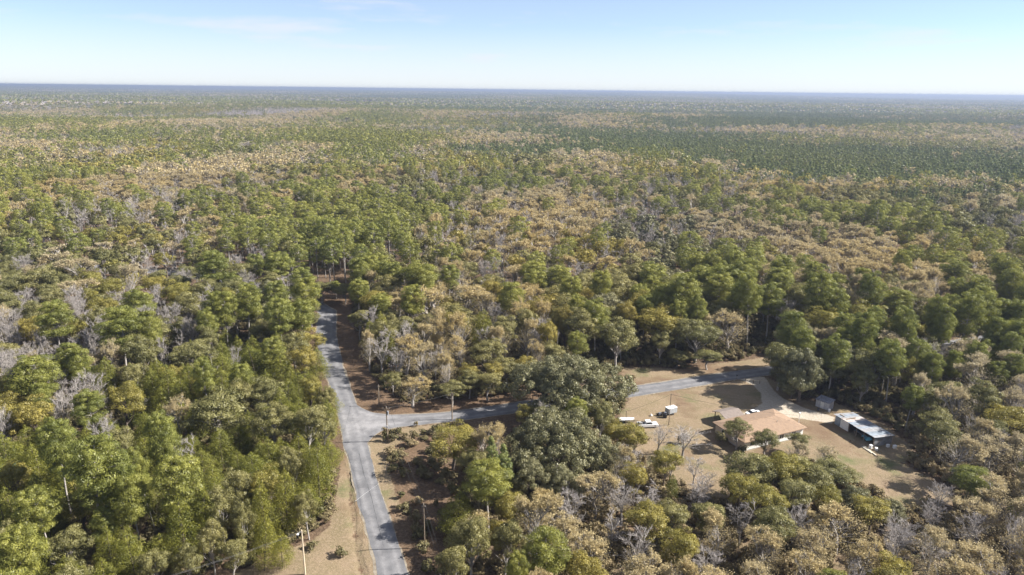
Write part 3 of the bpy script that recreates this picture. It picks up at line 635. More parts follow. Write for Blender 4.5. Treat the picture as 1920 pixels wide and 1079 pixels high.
ROWS = [  # far limit (m from the camera), mixes from the one side of the view to the other
    (1e9,  'nnnnbnnqnqqqqqqq'), (3126, 'nbnmbnnqqqnqqqqn'), (2253, 'nmbnbtmbqbqqqqqq'), (1727, 'pmbmtnmbqqbbbbbb'),
    (1359, 'mtpmtmmtqqqqbbbb'), (1057, 'tmpotmmqqqqqqqqq'), (825, 'pmtptmttttoqqqqq'), (630, 'oyttmtppotttttqt'),
    (494, 'pytotmpppodttbtt'), (405, 'pytmtdmppodddmtt'), (329, 'pytmdomtbodpdmot'), (276, 'pytpmpotbmopomdp'),
    (231, 'poploctbopodopyp'), (188, 'ppllcctboooodyyt'), (146, 'llcccconmmffotbf'), (114, 'lllccccmoffffffb')]
LET = 'PQDOYTBC'
ROW_LIM = np.array([r[0] for r in ROWS]); ROW_MIX = np.array([[MIX[c] for c in r[1]] for r in ROWS])
def wave(x, y, k, sc):
    rr = np.random.default_rng(k); s = 0
    for _ in range(5):
        a = rr.uniform(0, 6.28); f = rr.uniform(.6, 1.8) / sc; s = s + np.sin((x * math.cos(a) + y * math.sin(a)) * f + rr.uniform(0, 6.28))
    return s / 2.2
def kinds_at(x, y, r):
    d = np.maximum(y, 60.0) * (1 + wave(x / np.maximum(y, 1) * 9, np.log(np.maximum(y, 60)) * 9, 77, 1.0) * .07 + r.normal(0, .035, len(x)))
    b = np.clip((x / np.maximum(y, 1) + .782) / 1.564 * 16 + wave(x / np.maximum(y, 1) * 7, np.log(np.maximum(y, 60)) * 11, 78, 1.0) * .55 + r.normal(0, .45, len(x)), 0, 15.999).astype(int)
    row = np.clip(len(ROWS) - 1 - np.searchsorted(ROW_LIM[::-1], d), 0, len(ROWS) - 1)
    w = ROW_MIX[row, b].copy()
    sc = np.where(y > 2500, 260., np.where(y > 900, 100., 42.))
    for j in range(8):
        w[:, j] *= np.exp(1.9 * (wave(x, y, 200 + j, 1.0) if False else wave(x / sc, y / sc / 1.6, 200 + j, 1.0)))
    c = np.cumsum(w, 1); u = r.random(len(x)) * c[:, -1]
    return (c < u[:, None]).sum(1)
RAD = {'P': (3.6, 5.8), 'Q': (2.0, 2.8), 'D': (5.8, 9.0), 'O': (3.8, 6.6), 'Y': (3.6, 5.8), 'T': (3.8, 6.6), 'B': (3.4, 5.2), 'C': (2.5, 3.8)}
HGT = {'P': (16, 26), 'Q': (15, 18), 'D': (15, 20), 'O': (12, 21), 'Y': (12, 20), 'T': (13, 21), 'B': (13, 21), 'C': (10, 16)}
# near woods by dart throwing with a hash grid, to 640 m
cell = 6.0; grid = {}
def fits(x, y, r, k=.80):
    i, j = int(x // cell), int(y // cell)
    for a in range(i - 2, i + 3):
        for b in range(j - 2, j + 3):
            for (X, Y, R) in grid.get((a, b), ()):
                if (X - x) ** 2 + (Y - y) ** 2 < ((R + r) * k) ** 2: return False
    return True
def keep(x, y, r): grid.setdefault((int(x // cell), int(y // cell)), []).append((x, y, r))
for t in trees:
    if t[3] > 11:
        for a in range(8): keep(t[1] + 8.5 * math.cos(a * .785), t[2] + 8.5 * math.sin(a * .785), 4.5)
    keep(t[1], t[2], min(t[3], 5.5) if t[0] != 'D' else 4.5)
N = 60000
rr = np.random.default_rng(5)
R1 = np.sqrt(rr.uniform(70 ** 2, 640 ** 2, N)); A1 = rr.uniform(-.84, .86, N)
cx, cyy = R1 * np.sin(A1), R1 * np.cos(A1)
near_c = rr.random(N) < 1; ki = kinds_at(cx, cyy, rr); og = open_ground(np.stack([cx, cyy], 1)); u1, u2 = rr.random(N), rr.random(N); hw = wave(cx / 35., cyy / 35., 91, 1.0)
for i in range(N):
    k = LET[ki[i]]; ra = RAD[k][0] + (RAD[k][1] - RAD[k][0]) * u1[i]
    if cyy[i] < 200 and k in 'OYTBP': ra *= .82
    elif cyy[i] > 225 and k != 'Q': ra *= 1.17
    if og[i] > -(ra * .62 + .3) or cyy[i] < 62: continue
    kk = .66
    if not fits(cx[i], cyy[i], ra, kk): continue
    h = HGT[k][0] + (HGT[k][1] - HGT[k][0]) * (u2[i] * .65 + u1[i] * .35)
    h *= 1 + .13 * hw[i]
    if cyy[i] < 200: h *= .86
    edge_ = og[i] > -7 and cyy[i] < 215
    if edge_: h *= .85
    if cyy[i] < 160 and cx[i] > 10: h = min(h, 11 + u2[i] * 2.5)
    if cyy[i] < 125 and cx[i] > 20: h = min(h, 12.5)
    if 40 < cx[i] < 86 and 118 < cyy[i] < 156: h = min(h, 6.5 + 2 * u2[i] + max(0, 136 - cyy[i]) * .25)
    if k == 'Q': h = 15.5 + u2[i]
    if 66 < cx[i] < 104 and cyy[i] < 135:
        h = min(h, 85 * (1 - cyy[i] / 133.0))
        if h < 4: continue
    keep(cx[i], cyy[i], ra); trees.append((k, cx[i], cyy[i], ra, h))
tint_r = np.random.default_rng(8)
T_ = []
for (k, x, y, r, h) in trees:
    w = float(wave(np.array([x]), np.array([y]), 31, 38.)[0]); T_.append([k, x, y, r, h, float(np.clip(.5 + .34 * w + tint_r.normal(0, .17), 0, 1)), float(tint_r.uniform(0, 6.28))])
trees = T_
# ------------------------------------------------------------------ single trees: the 290 of each kind that show largest
NUM = 'zero one two three four five six seven eight nine ten eleven twelve thirteen fourteen fifteen sixteen seventeen eighteen nineteen'.split()
TENS = '_ _ twenty thirty forty fifty sixty seventy eighty ninety'.split()
def word(n):
    n = int(max(0, min(99, n)))
    return NUM[n] if n < 20 else TENS[n // 10] + ('-' + NUM[n % 10] if n % 10 else '')
def zone(x, y):
    p = np.array([[x, y]])
    if 84 < x and y < 178 and inside(p, YARD)[0] > -14: return 'beside the long shed'
    if inside(p, YARD)[0] > -8: return 'edging the house yard'
    if inside(p, STRIP)[0] > -8: return 'edging the straw strip'
    if inside(p, NORTH_VERGE)[0] > -9: return 'across the side road'
    if inside(p, MAIN_ROAD)[0] > -12: return 'by the main road'
    if inside(p, SOUTH_LAWN)[0] > -8: return 'edging the dry lawn'
    if y > 240: return 'deep in the woods'
    if x < -30: return 'in the roadside woods'
    if x > 0 and y < 165: return 'in the tan thicket'
    return 'in the woods'
by_kind = {k: [] for k in KINDS_}; rest = []
for t in trees:
    u, v = project(t[1], t[2], t[4] * .75)
    inview = -.01 < u < 1.01 and v < 1.03
    (by_kind[t[0]].append((t[2], t, u, v)) if inview and math.hypot(t[1], t[2]) < 600 else rest.append(t))
n_single = 0; lean_r = np.random.default_rng(77)
protos = {}
for k, L in by_kind.items():
    L.sort(key=lambda a: a[0]); nm, sp, cat, _, lm, wm, nh, nr, tw, grp = KINDS_[k]
    seen = set()
    for j, (_, t, u, v) in enumerate(L):
        if j >= 290: rest.append(t); continue
        _, x, y, r, h, tint, rz = t
        s = (r / nr, r / nr, h / nh); vi = int(tint_r.integers(0, 3))
        size = 'tall' if h > 15.5 else ('short' if h < 11.5 else 'mid-height')
        if k == 'D': size = 'broad' if r > 6.5 else 'compact'
        lab = f"{size} {tw[int(min(2, tint * 3))]} {sp} {zone(x, y)}, {word(u * 100)} percent across, {word(v * 100)} down the photo"
        if len(lab.split()) > 16: lab = f"{size} {tw[int(min(2, tint * 3))]} {sp}, {word(u * 100)} percent across, {word(v * 100)} percent down the photo"
        if k == 'D' and r > 11:
            T = great_oak(31 + int(r * 10)); o = put(nm, None, None, (x, y, 0), rz, label=('huge spreading grey-green live oak standing against the side road' if y > 160 else 'second huge spreading live oak, nearer than the one against the side road'), category=cat, group=grp, tint=tint)
            o.scale = (r / 15, r / 15, h / 16); put('trunk', T.wood_mesh('trunk', M['bark']), o, tint=tint); put('crown', T.crown_mesh('crown', M['live']), o, tint=tint); n_single += 1
            continue
        if y < 285:
            o = put(nm, None, None, (x, y, 0), rz, label=lab, category=cat, group=grp, tint=tint)
            o.scale = s; o.rotation_euler = (lean_r.normal(0, .045), lean_r.normal(0, .045), rz)
            c, w = near_mesh[k][vi]
            put('trunk', w, o, tint=tint); put('crown', c, o, tint=tint)
        else:
            o = put(nm, mid_mesh[k][vi], None, (x, y, 0), rz, label=lab, category=cat, group=grp, tint=tint); o.scale = s
        n_single += 1
print('single trees', n_single, {k: len(v) for k, v in by_kind.items()})

# ------------------------------------------------------------------ the rest of the woods as one mass per kind
far = {k: [] for k in KINDS_}
for t in rest: far[t[0]].append(t[1:])
def wedge_grid(r0, r1, step, r):
    """jittered points in the field of view between two distances"""
    xs = np.arange(-r1 * .95, r1 * .95, step); ys = np.arange(0, r1, step * .92)
    X, Y = np.meshgrid(xs, ys); X = X.ravel() + r.uniform(-.48, .48, X.size) * step; Y = Y.ravel() + r.uniform(-.48, .48, Y.size) * step
    D = np.hypot(X, Y); a = np.abs(np.arctan2(X, Y)); m = (D > r0) & (D <= r1) & (a < .74 + 40 / np.maximum(D, 1))
    return X[m], Y[m]
FIELDS = [(-2080, 5600, 620, 260), (-1300, 6100, 540, 300), (-760, 5200, 380, 160), (-2500, 7600, 900, 420), (560, 7000, 420, 300), (2300, 6600, 500, 240), (-950, 4300, 260, 90), (1450, 4600, 240, 90)]
def not_field(x, y):
    m = np.ones(len(x), bool)
    for fx, fy, fw, fh in FIELDS: m &= ((x - fx) / fw) ** 2 + ((y - fy) / fh) ** 2 > 1
    return m
rf = np.random.default_rng(21)
for r0, r1, st, sc in ((640, 1500, 8.2, 1.22), (1500, 3000, 10.6, 1.45)):
    X, Y = wedge_grid(r0, r1, st, rf); m = not_field(X, Y); X, Y = X[m], Y[m]; K = kinds_at(X, Y, rf)
    tn = np.clip(.5 + .28 * wave(X, Y, 31, 60.) + rf.normal(0, .24, len(X)), 0, 1)
    for j, k in enumerate(LET):
        s = K == j; n = s.sum(); ra = rf.uniform(*RAD[k], n) * sc; h = rf.uniform(*HGT[k], n) * (1.0 if k != 'Q' else .8) 
        if k == 'Q': h = rf.uniform(13.5, 18, n); ra = ra * 1.35
        far[k] += list(zip(X[s], Y[s], ra, h, tn[s], rf.uniform(0, 6.28, n)))

def scatter(name, pts, meshes_objs, label, cat, nominal, zs=None):
    """one object whose geometry nodes stand copies of the given trees on its points"""
    A = np.array([p[:6] for p in pts], float); n = len(A)
    me = bpy.data.meshes.new(name); me.vertices.add(n)
    z = far_relief(A[:, 0], A[:, 1]) if zs is None else zs
    me.vertices.foreach_set('co', np.stack([A[:, 0], A[:, 1], z], 1).astype('f').ravel())
    def fa(nm, tp, val, key='value'):
        a = me.attributes.new(nm, tp, 'POINT'); a.data.foreach_set(key, val)
    fa('scl', 'FLOAT_VECTOR', np.stack([A[:, 2] / nominal[1], A[:, 2] / nominal[1], A[:, 3] / nominal[0]], 1).astype('f').ravel(), 'vector')
    fa('rot', 'FLOAT_VECTOR', np.stack([rf.normal(0, .04, n), rf.normal(0, .04, n), A[:, 5]], 1).astype('f').ravel(), 'vector')
    fa('tint', 'FLOAT', A[:, 4].astype('f')); 
    a = me.attributes.new('pick', 'INT', 'POINT'); a.data.foreach_set('value', rf.integers(0, len(meshes_objs), n).astype('i'))
    o = put(name, me, None, kind='stuff', label=label, category=cat)
    ng = bpy.data.node_groups.new(name, 'GeometryNodeTree'); ng.interface.new_socket('Geometry', in_out='INPUT', socket_type='NodeSocketGeometry'); ng.interface.new_socket('Geometry', in_out='OUTPUT', socket_type='NodeSocketGeometry')
    N_, L_ = ng.nodes, ng.links; gi, go = N_.new('NodeGroupInput'), N_.new('NodeGroupOutput')
    iop = N_.new('GeometryNodeInstanceOnPoints'); iop.inputs['Pick Instance'].default_value = True

    for ob in reversed(meshes_objs):
        oi = N_.new('GeometryNodeObjectInfo'); oi.inputs['Object'].default_value = ob; oi.inputs['As Instance'].default_value = False
        g1 = N_.new('GeometryNodeGeometryToInstance'); L_.new(oi.outputs['Geometry'], g1.inputs[0])
        scatter.tmp.append(g1)
    jn = N_.new('GeometryNodeJoinGeometry')
    for g1 in scatter.tmp: L_.new(g1.outputs[0], jn.inputs[0])
    scatter.tmp.clear();
    def named(nm, tp):
        x = N_.new('GeometryNodeInputNamedAttribute'); x.data_type = tp; x.inputs['Name'].default_value = nm; return x.outputs['Attribute']
    e2r = N_.new('FunctionNodeEulerToRotation'); L_.new(named('rot', 'FLOAT_VECTOR'), e2r.inputs[0])
    L_.new(gi.outputs[0], iop.inputs['Points']); L_.new(jn.outputs[0], iop.inputs['Instance']); L_.new(named('pick', 'INT'), iop.inputs['Instance Index'])
    L_.new(e2r.outputs[0], iop.inputs['Rotation']); L_.new(named('scl', 'FLOAT_VECTOR'), iop.inputs['Scale']); L_.new(iop.outputs[0], go.inputs[0])
    md = o.modifiers.new('scatter', 'NODES'); md.node_group = ng
    return o
scatter.tmp = []
# the pattern trees of the far woods are themselves trees standing at the far edge of the near woods
STUFF = {'P': ('pine_woods', 'far mass of green pines reaching to the horizon'), 'Q': ('plantation_woods', 'dark even band of slender plantation pines far off'),
         'D': ('live_oak_woods', 'dark live oaks scattered through the far woods'), 'O': ('oak_woods', 'olive-green oaks filling the far woods'),
         'Y': ('yellowing_woods', 'yellowing crowns scattered through the far woods'), 'T': ('tan_woods', 'tan thinly leaved crowns in the far woods'),
         'B': ('bare_woods', 'grey leafless crowns in the far woods'), 'C': ('cedar_woods', 'pointed cedars in the woods beyond the roadside ones')}
far_obj = {}
for k in KINDS_:
    nm, sp, cat, _, lm, wm, nh, nr, tw, grp = KINDS_[k]
    L = far[k]
    if not L: continue
    near_L = [t for t in L if math.hypot(t[0], t[1]) < 640]
    far_L = [t for t in L if math.hypot(t[0], t[1]) >= 640]
    # three pattern trees per detail level, each a real tree of these woods
    pats = []
    for lvl, src, LL in ((2, mid_mesh, near_L), (1, far_mesh, far_L)):
        obs = []
        for i in range(3):
            if len(LL) > 6:
                x, y, r, h, tn, rz = LL.pop(len(LL) // 2)
            elif L: x, y, r, h, tn, rz = (random.uniform(-.5, .5) * 700, 700 + 30 * i, nr, nh, .5, 0)
            u, v = project(x, y, h * .75)
            lab = f"{sp} of the far woods, {word(u * 100)} percent across, {word(v * 100)} percent down the photo"
            ob = put(nm, src[k][i], None, (x, y, 0), rz, label=lab, category=cat, group=grp, tint=tn); ob.scale = (r / nr, r / nr, h / nh); obs.append(ob)
        pats.append(obs)
    both = [(t, 0) for t in near_L] + [(t, 1) for t in far_L]
    if not both: continue
    o = scatter(STUFF[k][0], [b[0] for b in both], pats[0] + pats[1], STUFF[k][1], 'woods', (nh, nr))
    pk = np.concatenate([rf.integers(0, 3, len(near_L)), 3 + rf.integers(0, 3, len(far_L))]).astype('i')
    o.data.attributes['pick'].data.foreach_set('value', pk)
print('far counts', {k: len(v) for k, v in far.items()})

# woods beyond 3 km: patches of forty-odd small crowns each
def patch(seed, mixk, size=62.0, n=60):
    r = np.random.default_rng(seed); V, A, MI = [], [], []
    mats_ = [M[KINDS_[k][4]] for k in 'PQDOYTBC']
    for i in range(n):
        k = LET[r.choice(8, p=np.array(MIX[mixk]) / sum(MIX[mixk]))]; x, y = r.uniform(-size / 2, size / 2, 2); ra = r.uniform(*RAD[k]) * 1.25; h = r.uniform(*HGT[k])
        m = 15; u = unit(m, r); u[:, 2] = np.abs(u[:, 2]) * 1.0 - .2
        c = np.array([x, y, h - ra * .9]) + u * [ra * .8, ra * .8, ra * .9]
        V.append(cards(c, u + unit(m, r) * .6, ra * .42, .75, r)); A.append(np.repeat(np.clip(r.uniform(0, 1) * .5 + r.uniform(0, .5, m), 0, 1), 4)); MI.append(np.full(m, LET.index(k)))
    V = np.concatenate(V)
    # shaded floor of trunks under the crowns
    return mesh_np('woods_patch', V, [np.arange(len(V)).reshape(-1, 4)], mats_, np.concatenate(A), np.concatenate(MI))
pm = {}
for i, mk in enumerate('qnmtbo'):
    pm[mk] = [patch(700 + i * 10 + j, mk) for j in range(2)]
for mk, (nm, lb) in {'q': ('distant_pine_woods', 'dark pine woods in bands towards the horizon'), 'n': ('distant_mixed_woods', 'mixed woods towards the horizon'),
                     'm': ('distant_pale_woods', 'paler mixed woods towards the horizon'), 't': ('distant_tan_woods', 'tan winter woods in streaks towards the horizon'),
                     'b': ('distant_bare_woods', 'grey bare woods in streaks towards the horizon')}.items():
    pass
PX, PY = [], []
for r0, r1, st in ((3000, 9000, 56), (9000, 17000, 100), (17000, 30000, 200)):
    X, Y = wedge_grid(r0, r1, st, rf); m = not_field(X, Y); PX.append(np.stack([X[m], Y[m], np.full(m.sum(), st / 56.)], 1))
PP = np.concatenate(PX)
sel = wave(PP[:, 0] / 420, PP[:, 1] / 900, 301, 1.0) + rf.normal(0, .35, len(PP)); sel2 = wave(PP[:, 0] / 300, PP[:, 1] / 700, 302, 1.0)
side = np.clip(PP[:, 0] / PP[:, 1] / .8, -1, 1)
cls = np.where(sel + side * .5 > .35, 'q', np.where(sel > -.45, 'n', np.where(sel2 > .35, 'b', np.where(sel2 > -.4, 'm', 't'))))
for mk, nm, lb in (('q', 'distant_pine_woods', 'dark pine woods in bands towards the horizon'), ('n', 'distant_mixed_woods', 'mixed dark woods towards the horizon'),
                   ('m', 'distant_pale_woods', 'paler mixed woods towards the horizon'), ('t', 'distant_tan_woods', 'tan winter woods in streaks towards the horizon'),
                   ('b', 'distant_bare_woods', 'grey bare woods in streaks towards the horizon')):
    s = cls == mk; Q = PP[s]; n = len(Q)
    if not n: continue
    # first two patches stand as they are, the others are copies of them
    obs = []
    for j in range(2):
        ob = put(nm, pm[mk][j], None, (Q[j, 0], Q[j, 1], float(far_relief(Q[j, 0], Q[j, 1]))), 0, kind='stuff', label=lb, category='woods', tint=.5); ob.scale = (Q[j, 2] * 1.06, Q[j, 2] * 1.06, 1); obs.append(ob)
    pts = np.stack([Q[2:, 0], Q[2:, 1], Q[2:, 2] * 1.06, np.ones(n - 2), np.clip(rf.normal(.45, .25, n - 2), 0, 1), rf.integers(0, 4, n - 2) * math.pi / 2], 1)
    scatter(nm, pts, obs, lb, 'woods', (1, 1))

# ------------------------------------------------------------------ undergrowth under the near woods
nb_ = 22000; ru = np.random.default_rng(44)
R2 = np.sqrt(ru.uniform(75 ** 2, 300 ** 2, nb_)); A2 = ru.uniform(-.8, .82, nb_); ux, uy = R2 * np.sin(A2), R2 * np.cos(A2)
ogu = open_ground(np.stack([ux, uy], 1)); inp = inside(np.stack([ux, uy], 1), POWER)
ok = (ogu < -.5) | ((inp > 1.2) & (ru.random(nb_) < .35))
ok &= inside(np.stack([ux, uy], 1), MAIN_ROAD) < -3
ux, uy = ux[ok], uy[ok]; n = len(ux)
Tb = shrub_shape(3, 3); Tb2 = shrub_shape(4, 3)
edge_spots = [(15.0, 187.0, 2.0, 2.2, 'low brown shrub on the straw verge of the side road'), (-26.5, 157.5, 1.6, 1.5, 'low dry shrub beside the junction pole')]
sh = []
for (x, y, r, h, lb), T0 in zip(edge_spots, (Tb, Tb2)):
    ob = put('shrub', T0.joined('shrub', M['brush'], M['bark']), None, (x, y, 0), 0, label=lb, category='shrub', tint=.6); ob.scale = (r / 1.6, r / 1.6, h / 1.8); sh.append(ob)
pts = np.stack([ux, uy, ru.uniform(.8, 2.3, n), ru.uniform(.8, 2.8, n), np.where((ux > -8) & (uy < 160), ru.uniform(.6, 1, n), ru.uniform(0, .7, n)), ru.uniform(0, 6.28, n)], 1)
scatter('undergrowth', pts, sh, 'low brush and saplings under the near woods', 'undergrowth', (1.8, 1.6))
SHRUBS = [(-28.8, 149.5, 2.2, 2.0, .8, 'dry twiggy shrub just south of the junction pole'), (-24.6, 153.5, 2.5, 1.9, .9, 'spreading brown shrub on the power line clearing'),
          (-25.5, 144.5, 1.8, 1.6, .7, 'small brown shrub under the sagging wires'), (-31.8, 111.8, 1.9, 1.6, .2, 'dark green shrub at the woods edge by the dry lawn'),
          (-37.6, 113.6, 1.7, 1.5, .2, 'dark shrub where the woods meet the bare lawn'), (37.5, 196.5, 1.6, 1.2, .9, 'low tan shrub on the verge across the side road'),
          (33.6, 157.8, 2.3, 2.2, .5, 'olive shrub below the white pickup'), (43.2, 156.2, 1.7, 2.8, .1, 'dark green bush in the yard below the yard pole'),
          (53.0, 157.5, 2.4, 2.6, .15, 'dark bush against the tan end wall of the house'), (57.0, 151.5, 2.0, 2.2, .2, 'green bush at the front corner of the house'),
          (97.5, 149.3, 2.6, 2.2, .5, 'brown brush pile beyond the end of the long shed'), (90.5, 131.0, 1.8, 1.8, .5, 'dark shrub in the tree shadow on the lower lawn')]
for x, y, r, h, tn, lb in SHRUBS:
    ob = put('shrub', sh[random.randrange(2)].data, None, (x, y, 0), random.uniform(0, 6), label=lb, category='shrub', tint=tn); ob.scale = (r / 1.6, r / 1.6, h / 1.8)

# ------------------------------------------------------------------ buildings
W_white = mat('white_wall', (.78, .77, .74), .7, var=.06); W_tan = mat('tan_siding', (.56, .46, .36), .75, var=.06)
R_brown = mat('brown_shingle', (.262, .182, .125), .9, var=.10, scale=1.5, bump=.3); R_grey = mat('grey_brown_shingle', (.20, .165, .145), .9, var=.12, scale=2)
glass = mat('dark_glass', (.03, .035, .04), .15, var=0, spec=.6); trim = mat('white_trim', (.8, .8, .78), .6, var=.03); dark = mat('dark_clutter', (.035, .035, .04), .8)
wood_post = mat('weathered_wood', (.24, .19, .14), .9, var=.2); conc = mat('concrete', (.42, .40, .37), .9)
metal_a = mat('galvanised_sheet', (.26, .275, .30), .65, .2, var=.2, scale=.9, c2=(.17, .155, .15)); metal_b = mat('blue_grey_sheet', (.25, .29, .34), .5, .3, var=.2, scale=1.0)
metal_c = mat('rusty_sheet', (.36, .28, .24), .8, .1, var=.25, scale=1.6, c2=(.40, .40, .41)); panel_w = mat('pale_panel', (.66, .65, .62), .6, var=.1)

ang = math.atan2(8, 18)
hs = thing('brown_roofed_house', 'single-storey house with a low brown hip roof and pale walls in the yard', 'house', (64.2, 161.8, 0), ang)
LX, LY, WH = 9.6, 5.3, 2.75
MB().box(-LX, LX, -LY, LY, -.1, WH - .05).put('wall', W_white, hs)
MB().box(-LX - .05, -LX - .003, -LY + .02, LY - .02, 0, WH - .1).put('wall', W_tan, hs, label='tan end wall')
MB().box(-LX - .1, LX + .1, -LY - .1, LY + .1, -.1, .22).put('foundation', conc, hs)
e, rh = .7, 1.75
x0, x1, y0, y1 = -LX - e, LX + e, -LY - e, LY + e
rf_ = MB()
A, B, C_, D_ = (x0, y0, WH), (x1, y0, WH), (x1, y1, WH), (x0, y1, WH); E_, F_ = (x0 + 5.4, 0, WH + rh), (x1 - 5.4, 0, WH + rh)
rf_.face([A, B, F_, E_]).face([B, C_, F_]).face([C_, D_, E_, F_]).face([D_, A, E_]); 
A2_, B2_, C2_, D2_ = [(p[0], p[1], WH - .16) for p in (A, B, C_, D_)]
rf_.face([A, A2_, B2_, B]).face([B, B2_, C2_, C_]).face([C_, C2_, D2_, D_]).face([D_, D2_, A2_, A]).face([D2_, C2_, B2_, A2_])
roof = rf_.put('roof', R_brown, hs)
MB().tube([E_, F_], .09, 6).put('ridge_cap', R_brown, roof)
MB().tube([(3.5, -2.2, WH + .8), (3.5, -2.2, WH + 1.7)], .07, 8).put('vent_pipe', conc, roof)
MB().tube([(-4.5, 1.9, WH + .9), (-4.5, 1.9, WH + 1.6)], .07, 8).put('vent_pipe', conc, roof)
for wx in (-7.2, -3.6, 2.4, 6.4):
    w_ = MB().box(wx - .7, wx + .7, -LY - .06, -LY - .004, 1.0, 2.15).put('window', trim, hs)
    for s in (-1, 1): MB().box(wx + s * .34 - .27, wx + s * .34 + .27, -LY - .085, -LY - .062, 1.08, 2.07).put('pane', glass, w_)
dr_ = MB().box(-.85, .15, -LY - .06, -LY - .004, .22, 2.3).put('door', wood_post, hs)
MB().box(.0, .07, -LY - .11, -LY - .062, 1.2, 1.3).put('handle', dark, dr_)
for wy in (-2.2, 2.4):
    w_ = MB().box(-LX - .11, -LX - .052, wy - .55, wy + .55, 1.05, 2.1).put('window', trim, hs)
    MB().box(-LX - .135, -LX - .112, wy - .45, wy + .45, 1.13, 2.02).put('pane', glass, w_)
MB().tube([(LX + .45, -3.2, 0), (LX + .45, -3.2, 5.6)], .07, 8).put('service_mast', trim, hs)
MB().box(LX + .2, LX + .7, -3.35, -3.05, 5.55, 5.8).put('lamp_head', trim, hs)

cp = thing('open_carport', 'small open shelter with a grey-brown gable roof behind the house', 'shelter', (58.4, 169.0, 0), math.radians(24))
for px, py in ((-2.6, -2.2), (2.6, -2.2), (2.6, 2.2), (-2.6, 2.2)): MB().box(px - .09, px + .09, py - .09, py + .09, 0, 2.36).put('post', wood_post, cp)
g = MB(); g.face([(-3.2, -2.9, 2.35), (3.2, -2.9, 2.35), (3.2, 0, 3.35), (-3.2, 0, 3.35)]).face([(-3.2, 0, 3.35), (3.2, 0, 3.35), (3.2, 2.9, 2.35), (-3.2, 2.9, 2.35)])
g.face([(3.2, -2.9, 2.23), (-3.2, -2.9, 2.23), (-3.2, 0, 3.23), (3.2, 0, 3.23)]).face([(3.2, 0, 3.23), (-3.2, 0, 3.23), (-3.2, 2.9, 2.23), (3.2, 2.9, 2.23)])
for s in (-3.2, 3.2): g.face([(s, -2.9, 2.23), (s, 0, 3.23), (s, 0, 3.35), (s, -2.9, 2.35)]).face([(s, 0, 3.23), (s, 2.9, 2.23), (s, 2.9, 2.35), (s, 0, 3.35)])
for s, z in ((-2.9, 2.23), (2.9, 2.23)): g.face([(-3.2, s, z), (3.2, s, z), (3.2, s, z + .12), (-3.2, s, z + .12)])
g.put('roof', R_grey, cp)
sm = thing('riding_mower', 'dark riding mower parked under the small open shelter', 'mower', (57.6, 168.2, 0), .6)
MB().box(-.8, .7, -.42, .42, .32, .62).put('body', dark, sm, bevel=.06)
MB().box(.15, .72, -.3, .3, .60, .95).put('hood', mat('dark_red_paint', (.25, .03, .02), .4), sm, bevel=.08); MB().box(-.62, -.2, -.25, .25, .62, .72).box(-.70, -.60, -.25, .25, .70, 1.05).put('seat', dark, sm, bevel=.03)
for a, b, r in ((-.55, .5, .3), (-.55, -.5, .3), (.5, .42, .2), (.5, -.42, .2)): MB().tube([(a, b - .1, r), (a, b + .1, r)], r, 12).put('wheel', dark, sm)

# long metal shed: open bays, closed end, patched sheet roof
vx, vy = np.array([90.9 - 86.7, 155.9 - 168.4]); ln = math.hypot(vx, vy); sa = math.atan2(vy, vx)   # front line from the closed end to the open end
sd_ = thing('long_metal_shed', 'long open-fronted metal shed with a patched grey and white sheet roof', 'shed', (86.7, 168.4, 0), sa)
Ls, Ds, h0, h1 = ln, 5.9, 2.3, 2.75                     # local x along the front, +y backwards
MB().box(0, Ls, Ds - .08, Ds, 0, h0 - .05).put('back_wall', metal_c, sd_)
MB().box(0, .08, .1, Ds - .09, 0, h0 + .05).put('end_wall', metal_b, sd_)
MB().box(Ls - .08, Ls, .1, Ds - .09, 0, h0 + .05).put('end_wall', metal_a, sd_, label='pale grey sheet end wall')
MB().box(.09, 1.9, .02, .1, 0, h1 - .12).put('front_panel', metal_b, sd_, label='blue-grey front panel')
MB().box(1.95, 4.7, .02, .1, 0, h1 - .12).put('door_panel', panel_w, sd_, label='pale closed door panel')
for px in (4.9, 7.4, 9.9, Ls - .15): MB().box(px - .08, px + .08, .02, .16, 0, h1 - .1).put('post', wood_post, sd_)
nsh = 14
for i in range(nsh):
    a = -.3 + (Ls + .6) * i / nsh; b = -.3 + (Ls + .6) * (i + 1) / nsh + .06; mm = [metal_a, metal_b, metal_a, metal_c, metal_c, metal_b, metal_b, metal_a, metal_b, metal_a, metal_a, metal_b, metal_b, metal_a][i]
    m_ = MB(); nr_ = 6; y_ = (-.35 - random.uniform(0, .2), Ds + .35)
    zt = [h1 + .02 + (h0 - h1) * 0, h0 + .02]; off = .012 * (i % 2)
    prev = None
    for j in range(nr_ + 1):
        x = a + (b - a) * j / nr_; dz = (.045 if j % 2 else 0) + off
        cur = ((x, y_[0], zt[0] + dz), (x, y_[1], zt[1] + dz))
        if prev: m_.face([prev[0], cur[0], cur[1], prev[1]])
        prev = cur
    so = m_.put('roof_sheet', mm, sd_); sf = so.modifiers.new('thick', 'SOLIDIFY'); sf.thickness = .015
MB().box(3.0, 3.5, .5, 3.5, h1 - .0, h1 + .05).box(.4, 1.9, 1.0, 1.3, h1 - .02, h1 + .1).put('roof_batten', wood_post, sd_)
def clutter(name, label, cat, loc, rz, dims, m):
    o = thing(name, label, cat, loc, rz)
    return o
wb = thing('workbench', 'blue-topped workbench inside the open bay of the long shed', 'workbench', (88.9, 161.6, 0), sa)
MB().box(-1.2, 1.2, 1.0, 1.9, .82, .92).put('bench_top', metal_b, wb)
for a in (-1.1, 1.1):
    for b in (1.1, 1.8): MB().box(a - .05, a + .05, b - .05, b + .05, 0, .82).put('leg', wood_post, wb)
tc_ = mat('blue_tarp', (.16, .42, .52), .5, var=.2)
tp = MB()
